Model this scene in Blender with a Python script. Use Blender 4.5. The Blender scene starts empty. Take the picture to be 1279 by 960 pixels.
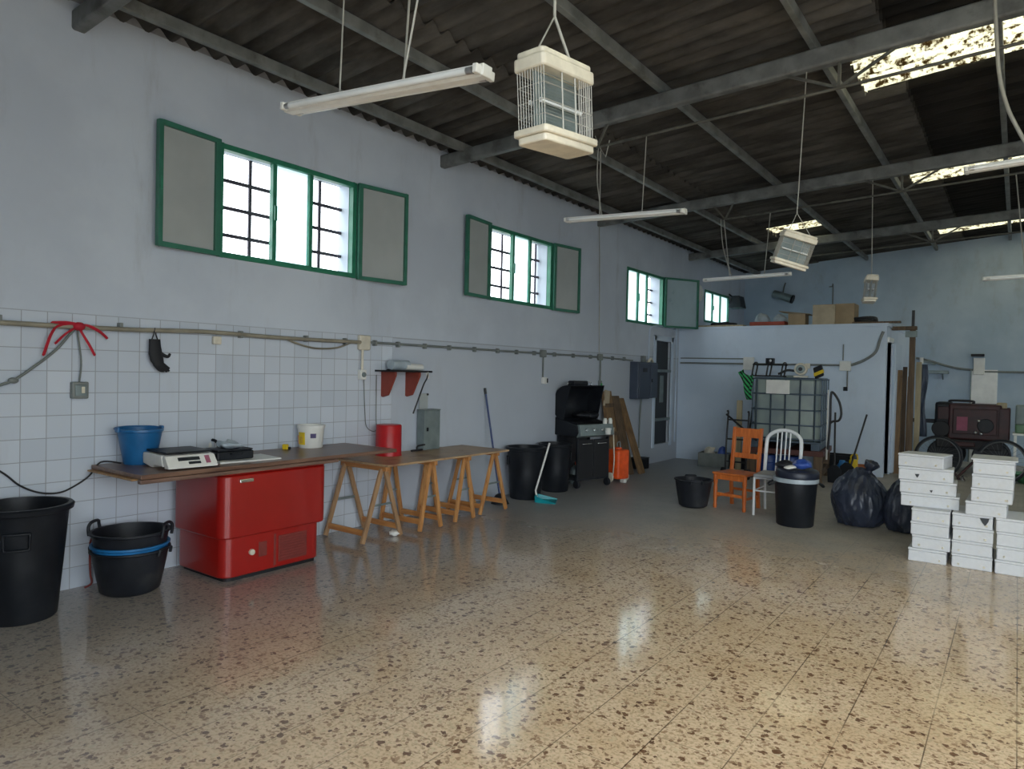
import bpy, bmesh, math, random
from mathutils import Vector, Matrix, Euler, noise
random.seed(7)
PI = math.pi
def rad(d): return d*PI/180
SC = bpy.context.scene
COL = SC.collection

# ------------------------------------------------------------------ camera basis (solved from the room's own lines)
FL, YAW, PIT, ROL = 865.79, 0.630543, -0.0168479, 0.0221537
CAM = Vector((0, 0, 1.55))
_f = Vector((-math.sin(YAW)*math.cos(PIT), math.cos(YAW)*math.cos(PIT), math.sin(PIT)))
_r = Vector((math.cos(YAW), math.sin(YAW), 0)); _u = _r.cross(_f)
CR = math.cos(ROL)*_r + math.sin(ROL)*_u
CU = -math.sin(ROL)*_r + math.cos(ROL)*_u
CF = _f
def ray(x, y): return CF + CR*((x-640)/FL) - CU*((y-480)/FL)
def onX(x, y, X): d = ray(x, y); return CAM + d*(X/d.x)
def onY(x, y, Y): d = ray(x, y); return CAM + d*(Y/d.y)
def onZ(x, y, Z=0.0): d = ray(x, y); return CAM + d*((Z-1.55)/d.z)
def proj(P):
    d = Vector(P)-CAM; w = d.dot(CF); return (640+FL*d.dot(CR)/w, 480-FL*d.dot(CU)/w)

# ------------------------------------------------------------------ mesh builder
class MB:
    def __init__(s): s.bm = bmesh.new()
    def _poly(s, rings, closed_ring=True, cap0=True, cap1=True, loop=False):
        vs = [[s.bm.verts.new(p) for p in r] for r in rings]
        n = len(vs[0]); m = len(vs)
        for i in range(m if loop else m-1):
            a, b = vs[i], vs[(i+1) % m]
            for j in range(n if closed_ring else n-1):
                k = (j+1) % n
                try: s.bm.faces.new((a[j], a[k], b[k], b[j]))
                except ValueError: pass
        if not loop:
            if cap0: s.bm.faces.new(list(reversed(vs[0])))
            if cap1: s.bm.faces.new(vs[-1])
        return s
    def box(s, x0, x1, y0, y1, z0, z1, M=None):
        P = [(x0,y0),(x1,y0),(x1,y1),(x0,y1)]
        r = [[Vector((a,b,z)) for a, b in P] for z in (z0, z1)]
        if M is not None: r = [[M @ p for p in q] for q in r]
        return s._poly(r)
    def taper(s, c0, s0, c1, s1):
        r = []
        for c, d in ((c0, s0), (c1, s1)):
            r.append([Vector((c[0]+sx*d[0]/2, c[1]+sy*d[1]/2, c[2])) for sx, sy in ((-1,-1),(1,-1),(1,1),(-1,1))])
        return s._poly(r)
    def beam(s, p0, p1, w, h, up=(0,0,1)):
        p0 = Vector(p0); p1 = Vector(p1); d = (p1-p0).normalized(); up = Vector(up)
        if abs(d.dot(up)) > .98: up = Vector((0,1,0))
        a = d.cross(up).normalized(); b = a.cross(d).normalized()
        return s._poly([[p + a*(sx*w/2) + b*(sy*h/2) for sx, sy in ((-1,-1),(1,-1),(1,1),(-1,1))] for p in (p0, p1)])
    def cyl(s, p0, p1, r0, r1=None, n=16, cap=True):
        r1 = r0 if r1 is None else r1
        p0 = Vector(p0); p1 = Vector(p1); d = (p1-p0).normalized()
        up = Vector((0,0,1)) if abs(d.z) < .95 else Vector((1,0,0))
        a = d.cross(up).normalized(); b = d.cross(a).normalized()
        return s._poly([[p + (a*math.cos(2*PI*i/n) + b*math.sin(2*PI*i/n))*r for i in range(n)] for p, r in ((p0,r0),(p1,r1))], cap0=cap, cap1=cap)
    def tube(s, pts, r, n=8, loop=False):
        pts = [Vector(p) for p in pts]; m = len(pts); rings = []; prev = None
        for i, p in enumerate(pts):
            if loop: t = pts[(i+1) % m]-pts[i-1]
            else: t = pts[min(i+1, m-1)]-pts[max(i-1, 0)]
            t.normalize()
            if prev is None:
                up = Vector((0,0,1)) if abs(t.z) < .9 else Vector((1,0,0))
                a = t.cross(up).normalized()
            else:
                a = prev - t*prev.dot(t)
                a = a.normalized() if a.length > 1e-6 else t.cross(Vector((0,0,1))).normalized()
            prev = a; b = t.cross(a)
            rr = r[i] if isinstance(r, (list, tuple)) else r
            rings.append([p + (a*math.cos(2*PI*k/n)+b*math.sin(2*PI*k/n))*rr for k in range(n)])
        return s._poly(rings, loop=loop)
    def lathe(s, prof, c=(0,0,0), n=32, cap0=True, cap1=True, sq=1.0):
        c = Vector(c)
        return s._poly([[c + Vector((math.cos(2*PI*i/n)*r, math.sin(2*PI*i/n)*r*sq, z)) for i in range(n)] for r, z in prof], cap0=cap0, cap1=cap1)
    def prism(s, pts, axis, a, b):
        def P(u, v, w):
            return Vector({'x': (w,u,v), 'y': (u,w,v), 'z': (u,v,w)}[axis])
        return s._poly([[P(u, v, w) for u, v in pts] for w in (a, b)])
    def ball(s, c, r, sx=1, sy=1, sz=1, n=16, m=10):
        c = Vector(c)
        for i in range(1, m): pass
        rings = [[c + Vector((math.sin(PI*i/m)*math.cos(2*PI*j/n)*r*sx, math.sin(PI*i/m)*math.sin(2*PI*j/n)*r*sy, -math.cos(PI*i/m)*r*sz)) for j in range(n)] for i in range(1, m)]
        return s._poly(rings)
    def quad(s, *ps):
        s.bm.faces.new([s.bm.verts.new(Vector(p)) for p in ps]); return s
    def build(s, name, mat, parent=None, loc=None, smooth=None, bev=0, seg=2, solid=0):
        bmesh.ops.remove_doubles(s.bm, verts=s.bm.verts, dist=1e-5)
        bmesh.ops.recalc_face_normals(s.bm, faces=s.bm.faces)
        me = bpy.data.meshes.new(name); s.bm.to_mesh(me); s.bm.free()
        me.materials.append(mat)
        if smooth is not None:
            for p in me.polygons: p.use_smooth = True
            me.set_sharp_from_angle(angle=rad(smooth))
        o = bpy.data.objects.new(name, me); COL.objects.link(o)
        if parent is not None: o.parent = parent
        if loc is not None: o.location = loc
        if solid:
            m = o.modifiers.new('solid', 'SOLIDIFY'); m.thickness = solid; m.offset = 0
        if bev:
            m = o.modifiers.new('bevel', 'BEVEL'); m.width = bev; m.segments = seg; m.limit_method = 'ANGLE'; m.angle_limit = rad(40)
        return o

def spl(pts, k=6, loop=False):
    pts = [Vector(p) for p in pts]; n = len(pts); out = []
    for i in range(n if loop else n-1):
        if loop: p0, p1, p2, p3 = pts[i-1], pts[i], pts[(i+1) % n], pts[(i+2) % n]
        else: p0, p1, p2, p3 = pts[max(i-1,0)], pts[i], pts[i+1], pts[min(i+2,n-1)]
        for j in range(k):
            t = j/k
            out.append(.5*((2*p1)+(p2-p0)*t+(2*p0-5*p1+4*p2-p3)*t*t+(3*p1-p0-3*p2+p3)*t*t*t))
    if not loop: out.append(pts[-1])
    return out

def tag(o, label=None, cat=None, group=None, kind=None):
    if label: o['label'] = label
    if cat: o['category'] = cat
    if group: o['group'] = group
    if kind: o['kind'] = kind
    return o
def thing(name, label, cat, loc=(0,0,0), rz=0.0, group=None, rot=None):
    o = bpy.data.objects.new(name, None); COL.objects.link(o)
    o.empty_display_size = .1; o.location = loc
    o.rotation_euler = rot if rot is not None else (0, 0, rz)
    return tag(o, label, cat, group)
def copy_tree(o, loc=None, rz=None, label=None, group=None, parent=None, rot=None):
    c = o.copy(); COL.objects.link(c)
    if parent is not None: c.parent = parent
    if loc is not None: c.location = loc
    if rz is not None: c.rotation_euler = (0, 0, rz)
    if rot is not None: c.rotation_euler = rot
    if label: c['label'] = label
    if group: c['group'] = group
    for ch in [x for x in list(COL.objects) if x.parent == o]:
        copy_tree(ch, parent=c)
    return c
def struct(o): o['kind'] = 'structure'; return o

# ------------------------------------------------------------------ materials
def lin(r, g, b):
    f = lambda v: (v/255)/12.92 if v/255 <= .04045 else (((v/255)+.055)/1.055)**2.4
    return (f(r), f(g), f(b), 1)
class NT:
    def __init__(s, name):
        s.m = bpy.data.materials.new(name); s.m.use_nodes = True
        s.t = s.m.node_tree; s.t.nodes.clear()
        s.out = s.t.nodes.new('ShaderNodeOutputMaterial')
    def n(s, typ, ins=None, **kw):
        nd = s.t.nodes.new('ShaderNode'+typ)
        for k, v in kw.items(): setattr(nd, k, v)
        for k, v in (ins or {}).items(): s.set(nd, k, v)
        return nd
    def set(s, nd, k, v):
        sock = nd.inputs[k]
        if isinstance(v, bpy.types.NodeSocket): s.t.links.new(v, sock)
        elif hasattr(v, 'outputs'): s.t.links.new(v.outputs[0], sock)
        else: sock.default_value = v
    def math(s, op, a, b=None, c=None, clamp=False):
        ins = {0: a}
        if b is not None: ins[1] = b
        if c is not None: ins[2] = c
        nd = s.n('Math', ins, operation=op); nd.use_clamp = clamp; return nd.outputs[0]
    def mix(s, f, a, b, bt='MIX'):
        nd = s.n('Mix', data_type='RGBA', blend_type=bt)
        s.set(nd, 0, f); s.set(nd, 6, a); s.set(nd, 7, b); return nd.outputs[2]
    def ramp(s, v, stops):
        nd = s.n('ValToRGB', {0: v}); e = nd.color_ramp.elements
        while len(e) < len(stops): e.new(.5)
        for el, (p, c) in zip(e, stops): el.position = p; el.color = c if len(c) == 4 else (*c, 1)
        return nd.outputs[0]
    def smooth(s, v, a, b):
        nd = s.n('MapRange', {0: v, 1: a, 2: b, 3: 0.0, 4: 1.0}, interpolation_type='SMOOTHSTEP'); return nd.outputs[0]
    def noise(s, vec, scale, detail=3, rough=.55):
        return s.n('TexNoise', {'Vector': vec, 'Scale': scale, 'Detail': detail, 'Roughness': rough}).outputs[0]
    def coord(s, k='Object'): return s.n('TexCoord').outputs[k]
    def done(s, sh, disp=None): s.t.links.new(sh, s.out.inputs[0]); return s.m
    def bump(s, h, strength=.2, dist=.01):
        return s.n('Bump', {'Height': h, 'Strength': strength, 'Distance': dist}).outputs[0]

def mat(name, col, rough=.6, metal=0.0, var=.12, scale=9.0, bump=0.0, col2=None, spec=.5, dirt=None, dirt_scale=4.0, rvar=.08, stretch=None, coat=0.0):
    t = NT(name); co = t.coord()
    if stretch: co = t.n('Mapping', {'Vector': co, 'Scale': stretch}).outputs[0]
    nz = t.noise(co, scale)
    c = col if len(col) == 4 else (*col, 1)
    a = tuple(x*(1-var) for x in c[:3])+(1,); b = tuple(min(1, x*(1+var)) for x in c[:3])+(1,)
    if col2: b = col2
    k = t.smooth(nz, .3, .7)
    base = t.mix(k, a, b)
    if dirt:
        d = t.smooth(t.noise(co, dirt_scale, 5, .65), .52, .72)
        base = t.mix(t.math('MULTIPLY', d, dirt[4] if len(dirt) > 4 else .6), base, tuple(dirt[:3])+(1,))
    ins = {'Base Color': base, 'Metallic': metal, 'Specular IOR Level': spec, 'Coat Weight': coat,
           'Roughness': t.math('ADD', t.math('MULTIPLY', nz, rvar*2), rough-rvar, clamp=True)}
    if bump: ins['Normal'] = t.bump(t.noise(co, scale*3, 4), bump, .005)
    return t.done(t.n('BsdfPrincipled', ins).outputs[0])

M = {}
M['green'] = mat('green_paint', lin(46, 122, 94), .4, var=.15)
M['green_dark'] = mat('dark_green_paint', lin(52, 112, 92), .45)
M['bar'] = mat('window_bar_iron', lin(70, 62, 72), .5, .2)
M['panel_grey'] = mat('frosted_grey_panel', lin(168, 173, 172), .4, var=.05, scale=3)
M['panel_blue'] = mat('frosted_blue_panel', lin(160, 180, 188), .3, var=.05, scale=3)
M['white_paint'] = mat('white_enamel', lin(238, 238, 234), .35, var=.04, dirt=(.5,.47,.4,1,.25))
M['tube'] = mat('white_tube_glass', lin(235, 238, 238), .2, var=.03)
M['cap_metal'] = mat('tube_cap_metal', (.6,.6,.6), .35, .8)
M['steel'] = mat('painted_roof_steel', lin(112, 114, 113), .55, .1, var=.25, scale=6, dirt=(.05,.045,.04,1,.7))
M['steel_pale'] = mat('purlin_steel', lin(122, 124, 121), .55, .1, var=.25, scale=5, dirt=(.06,.05,.04,1,.6))
M['rod'] = mat('tie_rod_steel', lin(95, 94, 88), .5, .2, var=.3)
M['wire'] = mat('pale_wire', lin(165, 163, 155), .5, .2)
M['conduit'] = mat('grey_conduit_plastic', lin(120, 125, 122), .45)
M['conduit_tan'] = mat('aged_conduit', lin(140, 134, 118), .5, var=.2, scale=5)
M['cable_black'] = mat('black_cable', (.018,.018,.02), .45)
M['cable_grey'] = mat('grey_cable', lin(110, 116, 112), .5)
M['black_plastic'] = mat('black_plastic', (.010,.012,.016), .45, var=.3, scale=4, dirt=(.04,.04,.04,1,.3), spec=.3)
M['black_rubber'] = mat('black_rubber', (.014,.016,.021), .5, var=.3, scale=5, dirt=(.06,.058,.055,1,.35), spec=.3)
M['blue_rubber'] = mat('blue_rubber', lin(30, 108, 165), .45)
M['blue_plastic'] = mat('blue_bucket_plastic', lin(30, 98, 150), .4, var=.1)
M['red_freezer'] = mat('red_enamel', lin(152, 22, 16), .32, var=.06, scale=3, coat=.3)
M['red_plastic'] = mat('red_plastic', lin(178, 16, 24), .4, var=.06)
M['red_dark'] = mat('dark_red_grille', lin(122, 48, 42), .6)
M['red_cloth'] = mat('red_strap', lin(175, 25, 45), .7)
M['black_matte'] = mat('matte_black', (.008,.008,.01), .6)
M['spoke'] = mat('dull_wheel_metal', lin(96,98,98), .45, .6)
M['chrome'] = mat('chrome', (.75,.75,.75), .2, 1)
M['grey_metal'] = mat('galvanised_sheet', lin(128, 140, 140), .45, .35, var=.15, scale=6)
M['cream'] = mat('cream_plastic', lin(215, 208, 190), .45, dirt=(.3,.27,.2,1,.3))
M['white_plastic'] = mat('white_plastic', lin(225, 224, 218), .4, var=.05)
M['yellow'] = mat('yellow_plastic', lin(222, 190, 30), .45)
M['foam'] = mat('white_foam', lin(208, 210, 213), .7, var=.03, scale=30, bump=.1, dirt=(.6,.56,.5,1,.2), dirt_scale=8)
M['teal'] = mat('teal_plastic', lin(20, 150, 160), .4)
M['navy_pole'] = mat('navy_painted_pole', lin(40, 62, 110), .4)
M['orange'] = mat('orange_plastic', lin(235, 88, 28), .45)
M['skin_box'] = mat('cardboard', lin(156, 136, 108), .8, var=.12, scale=5, bump=.1)
M['cardboard_pale'] = mat('pale_cardboard', lin(176, 162, 138), .8, var=.12, scale=5)
M['bag'] = mat('dark_bin_bag', (.030,.038,.062), .33, var=.3, scale=6)
M['blue_bag'] = mat('blue_bag', lin(52, 82, 160), .4)
M['clear_bag'] = mat('milky_plastic_bag', lin(170, 182, 190), .35)
M['glove'] = mat('black_glove', (.012,.013,.016), .7)
M['ibc'] = mat('milky_tank_plastic', lin(132, 146, 148), .4, var=.15, scale=2.0, col2=lin(150,162,154))
M['cage'] = mat('galvanised_cage', lin(82, 96, 108), .45, .5)
M['maroon'] = mat('maroon_machine_paint', lin(62, 31, 32), .5, var=.3, scale=5, dirt=(.01,.01,.01,1,.6))
M['pink'] = mat('pink_paper', lin(158, 92, 112), .8)
M['white_metal'] = mat('white_chair_paint', lin(228, 230, 232), .35, var=.04)
M['grey_seat'] = mat('grey_seat_vinyl', lin(150, 152, 154), .5)
M['box_blue'] = mat('electric_box_blue', lin(66, 76, 92), .45, var=.08)
M['door_dark'] = mat('dark_door_paint', lin(40, 44, 48), .5, var=.2)
M['rope_green'] = mat('green_striped_cloth', lin(40, 150, 80), .7)
M['basket'] = mat('orange_brown_basket', lin(150, 84, 40), .6)
M['mortar'] = mat('plaster_filler', lin(150,152,158), .9)

def wood(name, c1, c2, rough=.5, axis='y', scale=1.0, stain=None):
    t = NT(name); co = t.coord()
    s = {'x': (1.2, 16, 16), 'y': (16, 1.2, 16), 'z': (16, 16, 1.2)}[axis]
    v = t.n('Mapping', {'Vector': co, 'Scale': tuple(q*scale for q in s)}).outputs[0]
    k = t.noise(v, 1.6, 6, .6)
    base = t.mix(t.smooth(k, .3, .72), c1, c2)
    if stain:
        d = t.smooth(t.noise(co, 3.2, 5, .6), .48, .68)
        base = t.mix(t.math('MULTIPLY', d, .75), base, stain)
    return t.done(t.n('BsdfPrincipled', {'Base Color': base, 'Roughness': t.math('ADD', t.math('MULTIPLY', k, .2), rough-.1), 'Normal': t.bump(k, .15, .004)}).outputs[0])
M['board_dark'] = wood('dark_board', lin(92, 66, 54), lin(128, 98, 80), .32, 'y')
M['board_edge'] = wood('pine_edge', lin(150, 112, 70), lin(178, 138, 92), .5, 'y')
M['ply'] = wood('stained_plywood', lin(168, 138, 104), lin(190, 160, 122), .4, 'y', 1, lin(120, 70, 50))
M['pine'] = wood('pine_trestle', lin(172, 116, 66), lin(208, 154, 96), .45, 'z')
M['pine_x'] = wood('pine_rail', lin(172, 110, 60), lin(205, 146, 86), .45, 'x')
M['pine_dull'] = wood('shaded_pine', lin(150, 116, 84), lin(176, 140, 104), .5, 'z')
M['old_wood'] = wood('old_brown_wood', lin(80, 64, 48), lin(116, 94, 70), .65, 'z')
M['old_wood2'] = wood('brown_slats', lin(104, 80, 54), lin(144, 114, 78), .65, 'z')
M['pale_wood'] = wood('pale_plank', lin(158, 146, 116), lin(184, 170, 138), .6, 'z')
M['orange_wood'] = wood('orange_stained_wood', lin(176, 88, 34), lin(212, 118, 54), .4, 'z')
M['shelf_red'] = mat('red_brown_bracket', lin(140, 62, 48), .5, var=.1)
M['batten'] = wood('weathered_batten', lin(96, 72, 62), lin(136, 108, 92), .4, 'y')

# wall plaster with the tiled dado (world-aligned, 15 cm tiles)
def wall_mat(name, tiled, plaster, plaster2, stain=.35):
    t = NT(name); co = t.coord(); sp = t.n('SeparateXYZ', {0: co})
    nz = t.noise(co, .9, 5, .6); fine = t.noise(co, 14, 4, .6)
    pl = t.mix(t.smooth(nz, .35, .68), plaster, plaster2)
    st = t.smooth(t.noise(t.n('Mapping', {'Vector': co, 'Scale': (1,2.2,.45)}).outputs[0], 1.3, 6, .68), .55, .75)
    pl = t.mix(t.math('MULTIPLY', st, stain), pl, lin(150, 150, 152))
    bmp = t.bump(fine, .25, .006)
    rough = .75
    if tiled:
        y = sp.outputs[1]; z = sp.outputs[2]
        fy = t.math('FRACT', t.math('DIVIDE', t.math('ADD', y, 20.0), .15))
        fz = t.math('FRACT', t.math('DIVIDE', t.math('ADD', z, .005), .15))
        gy = t.math('LESS_THAN', t.math('ABSOLUTE', t.math('SUBTRACT', fy, .5)), .482)
        gz = t.math('LESS_THAN', t.math('ABSOLUTE', t.math('SUBTRACT', fz, .5)), .482)
        til = t.math('MULTIPLY', gy, gz)
        cy = t.math('FLOOR', t.math('DIVIDE', t.math('ADD', y, 20.0), .15)); cz = t.math('FLOOR', t.math('DIVIDE', t.math('ADD', z, .005), .15))
        cell = t.n('TexWhiteNoise', {'Vector': t.n('CombineXYZ', {0: cy, 1: cz}).outputs[0]}, noise_dimensions='3D').outputs[0]
        tc = t.mix(cell, lin(190, 198, 209), lin(202, 209, 219))
        tc = t.mix(t.math('MULTIPLY', st, .3), tc, lin(176,176,176))
        tc = t.mix(til, lin(158, 162, 168), tc)
        zone = t.math('MULTIPLY', t.math('LESS_THAN', z, 1.885), t.math('LESS_THAN', y, 5.05))
        zone2 = t.math('MULTIPLY', t.math('LESS_THAN', z, 1.885), t.math('GREATER_THAN', y, 5.05))
        # beyond the tiles: painted-over dado, a shade lighter, with a faint upper edge
        edge = t.math('LESS_THAN', t.math('ABSOLUTE', t.math('SUBTRACT', z, 1.885)), .006)
        pl = t.mix(t.math('MULTIPLY', zone2, .6), pl, lin(180, 187, 198))
        pl = t.mix(t.math('MULTIPLY', edge, .5), pl, lin(120, 124, 130))
        pl = t.mix(zone, pl, tc)
        rough = t.math('SUBTRACT', .75, t.math('MULTIPLY', zone, .5))
        hh = t.math('MULTIPLY', til, zone)
        bmp = t.n('Bump', {'Height': hh, 'Strength': .35, 'Distance': .003, 'Normal': bmp}).outputs[0]
    return t.done(t.n('BsdfPrincipled', {'Base Color': pl, 'Roughness': rough, 'Normal': bmp, 'Specular IOR Level': .4}).outputs[0])
M['wall_left'] = wall_mat('wall_plaster_and_tiles', True, lin(188, 196, 208), lin(200, 208, 219))
M['wall'] = wall_mat('blue_white_plaster', False, lin(170, 188, 204), lin(190, 204, 217), .6)
M['wall_cold'] = wall_mat('partition_plaster', False, lin(200, 214, 230), lin(212, 224, 238), .3)

# terrazzo floor, dusty and dull towards the back
def floor_mat():
    t = NT('terrazzo_floor'); co = t.coord(); sp = t.n('SeparateXYZ', {0: co}); x = sp.outputs[0]; y = sp.outputs[1]
    flat = t.n('CombineXYZ', {0: x, 1: y, 2: 0.0}).outputs[0]
    warp = t.n('TexNoise', {'Vector': flat, 'Scale': 38.0, 'Detail': 3.0})
    wv = t.n('VectorMath', {0: flat, 1: t.n('VectorMath', {0: warp.outputs[1], 'Scale': .045}, operation='SCALE').outputs[0]}, operation='ADD').outputs[0]
    def chips(scale, thr, keep):
        v = t.n('TexVoronoi', {'Vector': wv, 'Scale': scale})
        sepc = t.n('SeparateColor', {0: v.outputs['Color']})
        on = t.math('MULTIPLY', t.math('LESS_THAN', v.outputs['Distance'], t.math('MULTIPLY', sepc.outputs[1], thr)), t.math('GREATER_THAN', sepc.outputs[0], keep))
        return on, sepc.outputs[2]
    base = t.mix(t.smooth(t.noise(flat, 2.2, 4), .35, .65), lin(232, 202, 166), lin(244, 217, 184))
    base = t.mix(t.math('MULTIPLY', t.smooth(t.noise(flat, 60, 3), .42, .72), .7), base, lin(176, 142, 106))
    on3, r3 = chips(52, .6, .3); base = t.mix(t.math('MULTIPLY', on3, .7), base, t.mix(r3, lin(232, 212, 176), lin(170, 136, 102)))
    on2, r2 = chips(42, .6, .36); base = t.mix(t.math('MULTIPLY', on2, .85), base, t.mix(r2, lin(140, 104, 80), lin(178, 142, 112)))
    on1, r1 = chips(27, .5, .55); base = t.mix(t.math('MULTIPLY', on1, .9), base, t.mix(r1, lin(86, 56, 42), lin(128, 90, 64)))
    # joints
    fx = t.math('ABSOLUTE', t.math('SUBTRACT', t.math('FRACT', t.math('DIVIDE', t.math('ADD', x, 20.09+.157), .3145)), .5))
    fy = t.math('ABSOLUTE', t.math('SUBTRACT', t.math('FRACT', t.math('DIVIDE', t.math('ADD', y, 20.0+.157-2.65), .3145)), .5))
    jx = t.math('LESS_THAN', fx, .0085); jy = t.math('LESS_THAN', fy, .0065)
    jn = t.smooth(t.noise(flat, 1.4, 3), .38, .62)
    base = t.mix(t.math('MULTIPLY', jx, t.math('ADD', .35, t.math('MULTIPLY', jn, .5))), base, lin(78, 56, 40))
    base = t.mix(t.math('MULTIPLY', jy, t.math('MULTIPLY', jn, .6)), base, lin(92, 68, 50))
    # dust and dry concrete film at the far end, wear streaks along the room
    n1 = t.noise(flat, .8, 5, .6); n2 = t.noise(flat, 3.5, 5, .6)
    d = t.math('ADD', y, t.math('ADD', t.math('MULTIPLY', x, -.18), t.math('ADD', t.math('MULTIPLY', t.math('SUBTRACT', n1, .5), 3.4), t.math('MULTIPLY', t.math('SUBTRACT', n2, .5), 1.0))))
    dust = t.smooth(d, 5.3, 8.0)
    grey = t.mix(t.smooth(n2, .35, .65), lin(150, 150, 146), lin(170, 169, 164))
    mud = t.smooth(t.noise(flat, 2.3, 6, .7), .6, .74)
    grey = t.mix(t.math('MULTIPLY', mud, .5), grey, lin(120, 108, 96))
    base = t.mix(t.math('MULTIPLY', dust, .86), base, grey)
    film = t.math('MULTIPLY', t.smooth(t.math('ADD', x, t.math('MULTIPLY', n1, 1.6)), -.9, -3.9), .72)  # blue-grey sheen and shade of the left floor, painted into the colour
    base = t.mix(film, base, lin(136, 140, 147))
    rough = t.math('ADD', .06, t.math('ADD', t.math('MULTIPLY', n2, .1), t.math('MULTIPLY', dust, .38)))
    h = t.math('MULTIPLY', t.math('ADD', jx, t.math('MULTIPLY', jy, .5)), -1.0)
    nb = t.bump(t.noise(flat, 9, 3), .05, .01)
    nrm = t.n('Bump', {'Height': h, 'Strength': .3, 'Distance': .002, 'Normal': nb}).outputs[0]
    return t.done(t.n('BsdfPrincipled', {'Base Color': base, 'Roughness': rough, 'Normal': nrm, 'Specular IOR Level': .75}).outputs[0])
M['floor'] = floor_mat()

def roof_mat():
    t = NT('fibre_cement_roof'); co = t.coord()
    a = t.noise(t.n('Mapping', {'Vector': co, 'Scale': (.5, 2.2, 1)}).outputs[0], 2.0, 6, .65)
    b = t.noise(co, 12, 4)
    base = t.mix(t.smooth(a, .32, .7), (.036,.034,.032,1), (.125,.118,.108,1))
    base = t.mix(t.math('MULTIPLY', b, .4), base, (.07,.06,.05,1))
    upper_dark = t.math('GREATER_THAN', t.n('SeparateXYZ', {0: co}).outputs[0], -.93)   # the upper courses are coloured darker past this line
    base = t.mix(t.math('MULTIPLY', upper_dark, .75), base, (.012,.011,.010,1))
    return t.done(t.n('BsdfPrincipled', {'Base Color': base, 'Roughness': .9, 'Specular IOR Level': .15, 'Normal': t.bump(b, .3, .006)}).outputs[0])
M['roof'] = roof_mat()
def skylight_mat():
    t = NT('dirty_translucent_sheet'); co = t.coord()
    a = t.noise(t.n('Mapping', {'Vector': co, 'Scale': (1, 2.4, 0)}).outputs[0], 5.0, 7, .7)
    b = t.noise(t.n('Mapping', {'Vector': co, 'Scale': (1, 1, 0)}).outputs[0], 26, 5, .7)
    k = t.smooth(t.math('ADD', t.math('MULTIPLY', a, .6), t.math('MULTIPLY', b, .4)), .49, .56)
    c = t.mix(k, lin(252, 246, 222), lin(96, 78, 44))
    tr = t.n('BsdfTranslucent', {0: c}); df = t.n('BsdfDiffuse', {0: t.mix(k, (.35,.33,.26,1), (.06,.05,.03,1))})
    return t.done(t.n('MixShader', {0: .3, 1: tr.outputs[0], 2: df.outputs[0]}).outputs[0])
M['skylight'] = skylight_mat()
def glass_mat(name, tint, fac=.08, rough=.03):
    t = NT(name)
    a = t.n('BsdfTransparent', {0: tint}); b = t.n('BsdfGlossy', {0: (1,1,1,1), 1: rough})
    return t.done(t.n('MixShader', {0: fac, 1: a.outputs[0], 2: b.outputs[0]}).outputs[0])
M['glass'] = glass_mat('window_glass', (.88,.96,.97,1))
def frosted():
    t = NT('milky_window_glass')
    a = t.n('BsdfTransparent', {0: (.9,.97,.98,1)}); b = t.n('BsdfTranslucent', {0: (.86,.97,.98,1)}); c = t.n('BsdfGlossy', {0: (1,1,1,1), 1: .1})
    m1 = t.n('MixShader', {0: .72, 1: a.outputs[0], 2: b.outputs[0]}); m2 = t.n('MixShader', {0: .06, 1: m1.outputs[0], 2: c.outputs[0]})
    return t.done(m2.outputs[0])
M['frosted'] = frosted()
M['pale_film'] = glass_mat('clear_plastic_film', (.75,.8,.82,1), .3, .2)
M['ground'] = mat('yard_concrete', lin(150, 148, 142), .9, scale=2)
# ================================================================== THE ROOM
XL, YF, YB, XR = -5.22, -.75, 16.3, 4.8
def roof_z(x): return 3.985 + .078*(x-XL)          # underside of the sheets
def beam_z(x): return 3.80 + .043*(x-XL)           # underside of the truss top chord

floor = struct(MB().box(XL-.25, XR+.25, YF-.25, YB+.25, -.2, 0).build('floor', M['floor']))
ground = struct(MB().box(-60, 60, -60, 60, -.45, -.21).build('ground', M['ground']))

def wall_grid(axis, u0, u1, z1f, holes, a, b):
    """a wall from a to b thick, running along u, with rectangular holes (u0,u1,z0,z1); z1f(u) is its top"""
    us = sorted({u0, u1, *[h[0] for h in holes], *[h[1] for h in holes]})
    zs = sorted({0.0, *[h[2] for h in holes if h[2] > 0], *[h[3] for h in holes]})
    m = MB()
    for i in range(len(us)-1):
        ua, ub = us[i], us[i+1]; mid = (ua+ub)/2
        for j in range(len(zs)):
            za = zs[j]; top = j == len(zs)-1
            zb = None if top else zs[j+1]
            if not top and any(h[0] <= mid <= h[1] and h[2] <= (za+zb)/2 <= h[3] for h in holes): continue
            zA, zB = (z1f(ua), z1f(ub)) if top else (zb, zb)
            q = [(ua, za), (ub, za), (ub, zB), (ua, zA)]
            m.prism(q, 'x' if axis == 'y' else 'y', a, b)
    return m
WIN = [(3.09, 4.53, 2.43, 3.345), (6.60, 8.02, 2.43, 3.34), (10.27, 11.72, 2.43, 3.33), (13.74, 15.22, 2.68, 3.34)]
NICHE = (11.46, 12.12, .32, 2.18)
wl = struct(wall_grid('y', YF-.25, YB+.25, lambda u: 3.99, [*WIN, NICHE], XL-.26, XL).build('wall_left', M['wall_left']))
wb = struct(wall_grid('x', XL-.26, XR+.26, lambda u: roof_z(u)+.03, [], YB, YB+.25).build('wall_back', M['wall']))
FRONT = (-.6, 4.5, 0, 3.9)
wf = struct(wall_grid('x', XL-.26, XR+.26, lambda u: roof_z(u)+.03, [FRONT], YF-.25, YF).build('wall_front', M['wall']))
RDOOR = (14.3, 15.3, 0, 3.3)
RADDED = [(-.4, 3.0, 0, 3.6)]  # added opening, out of view, to light the left wall and right floor
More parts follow.
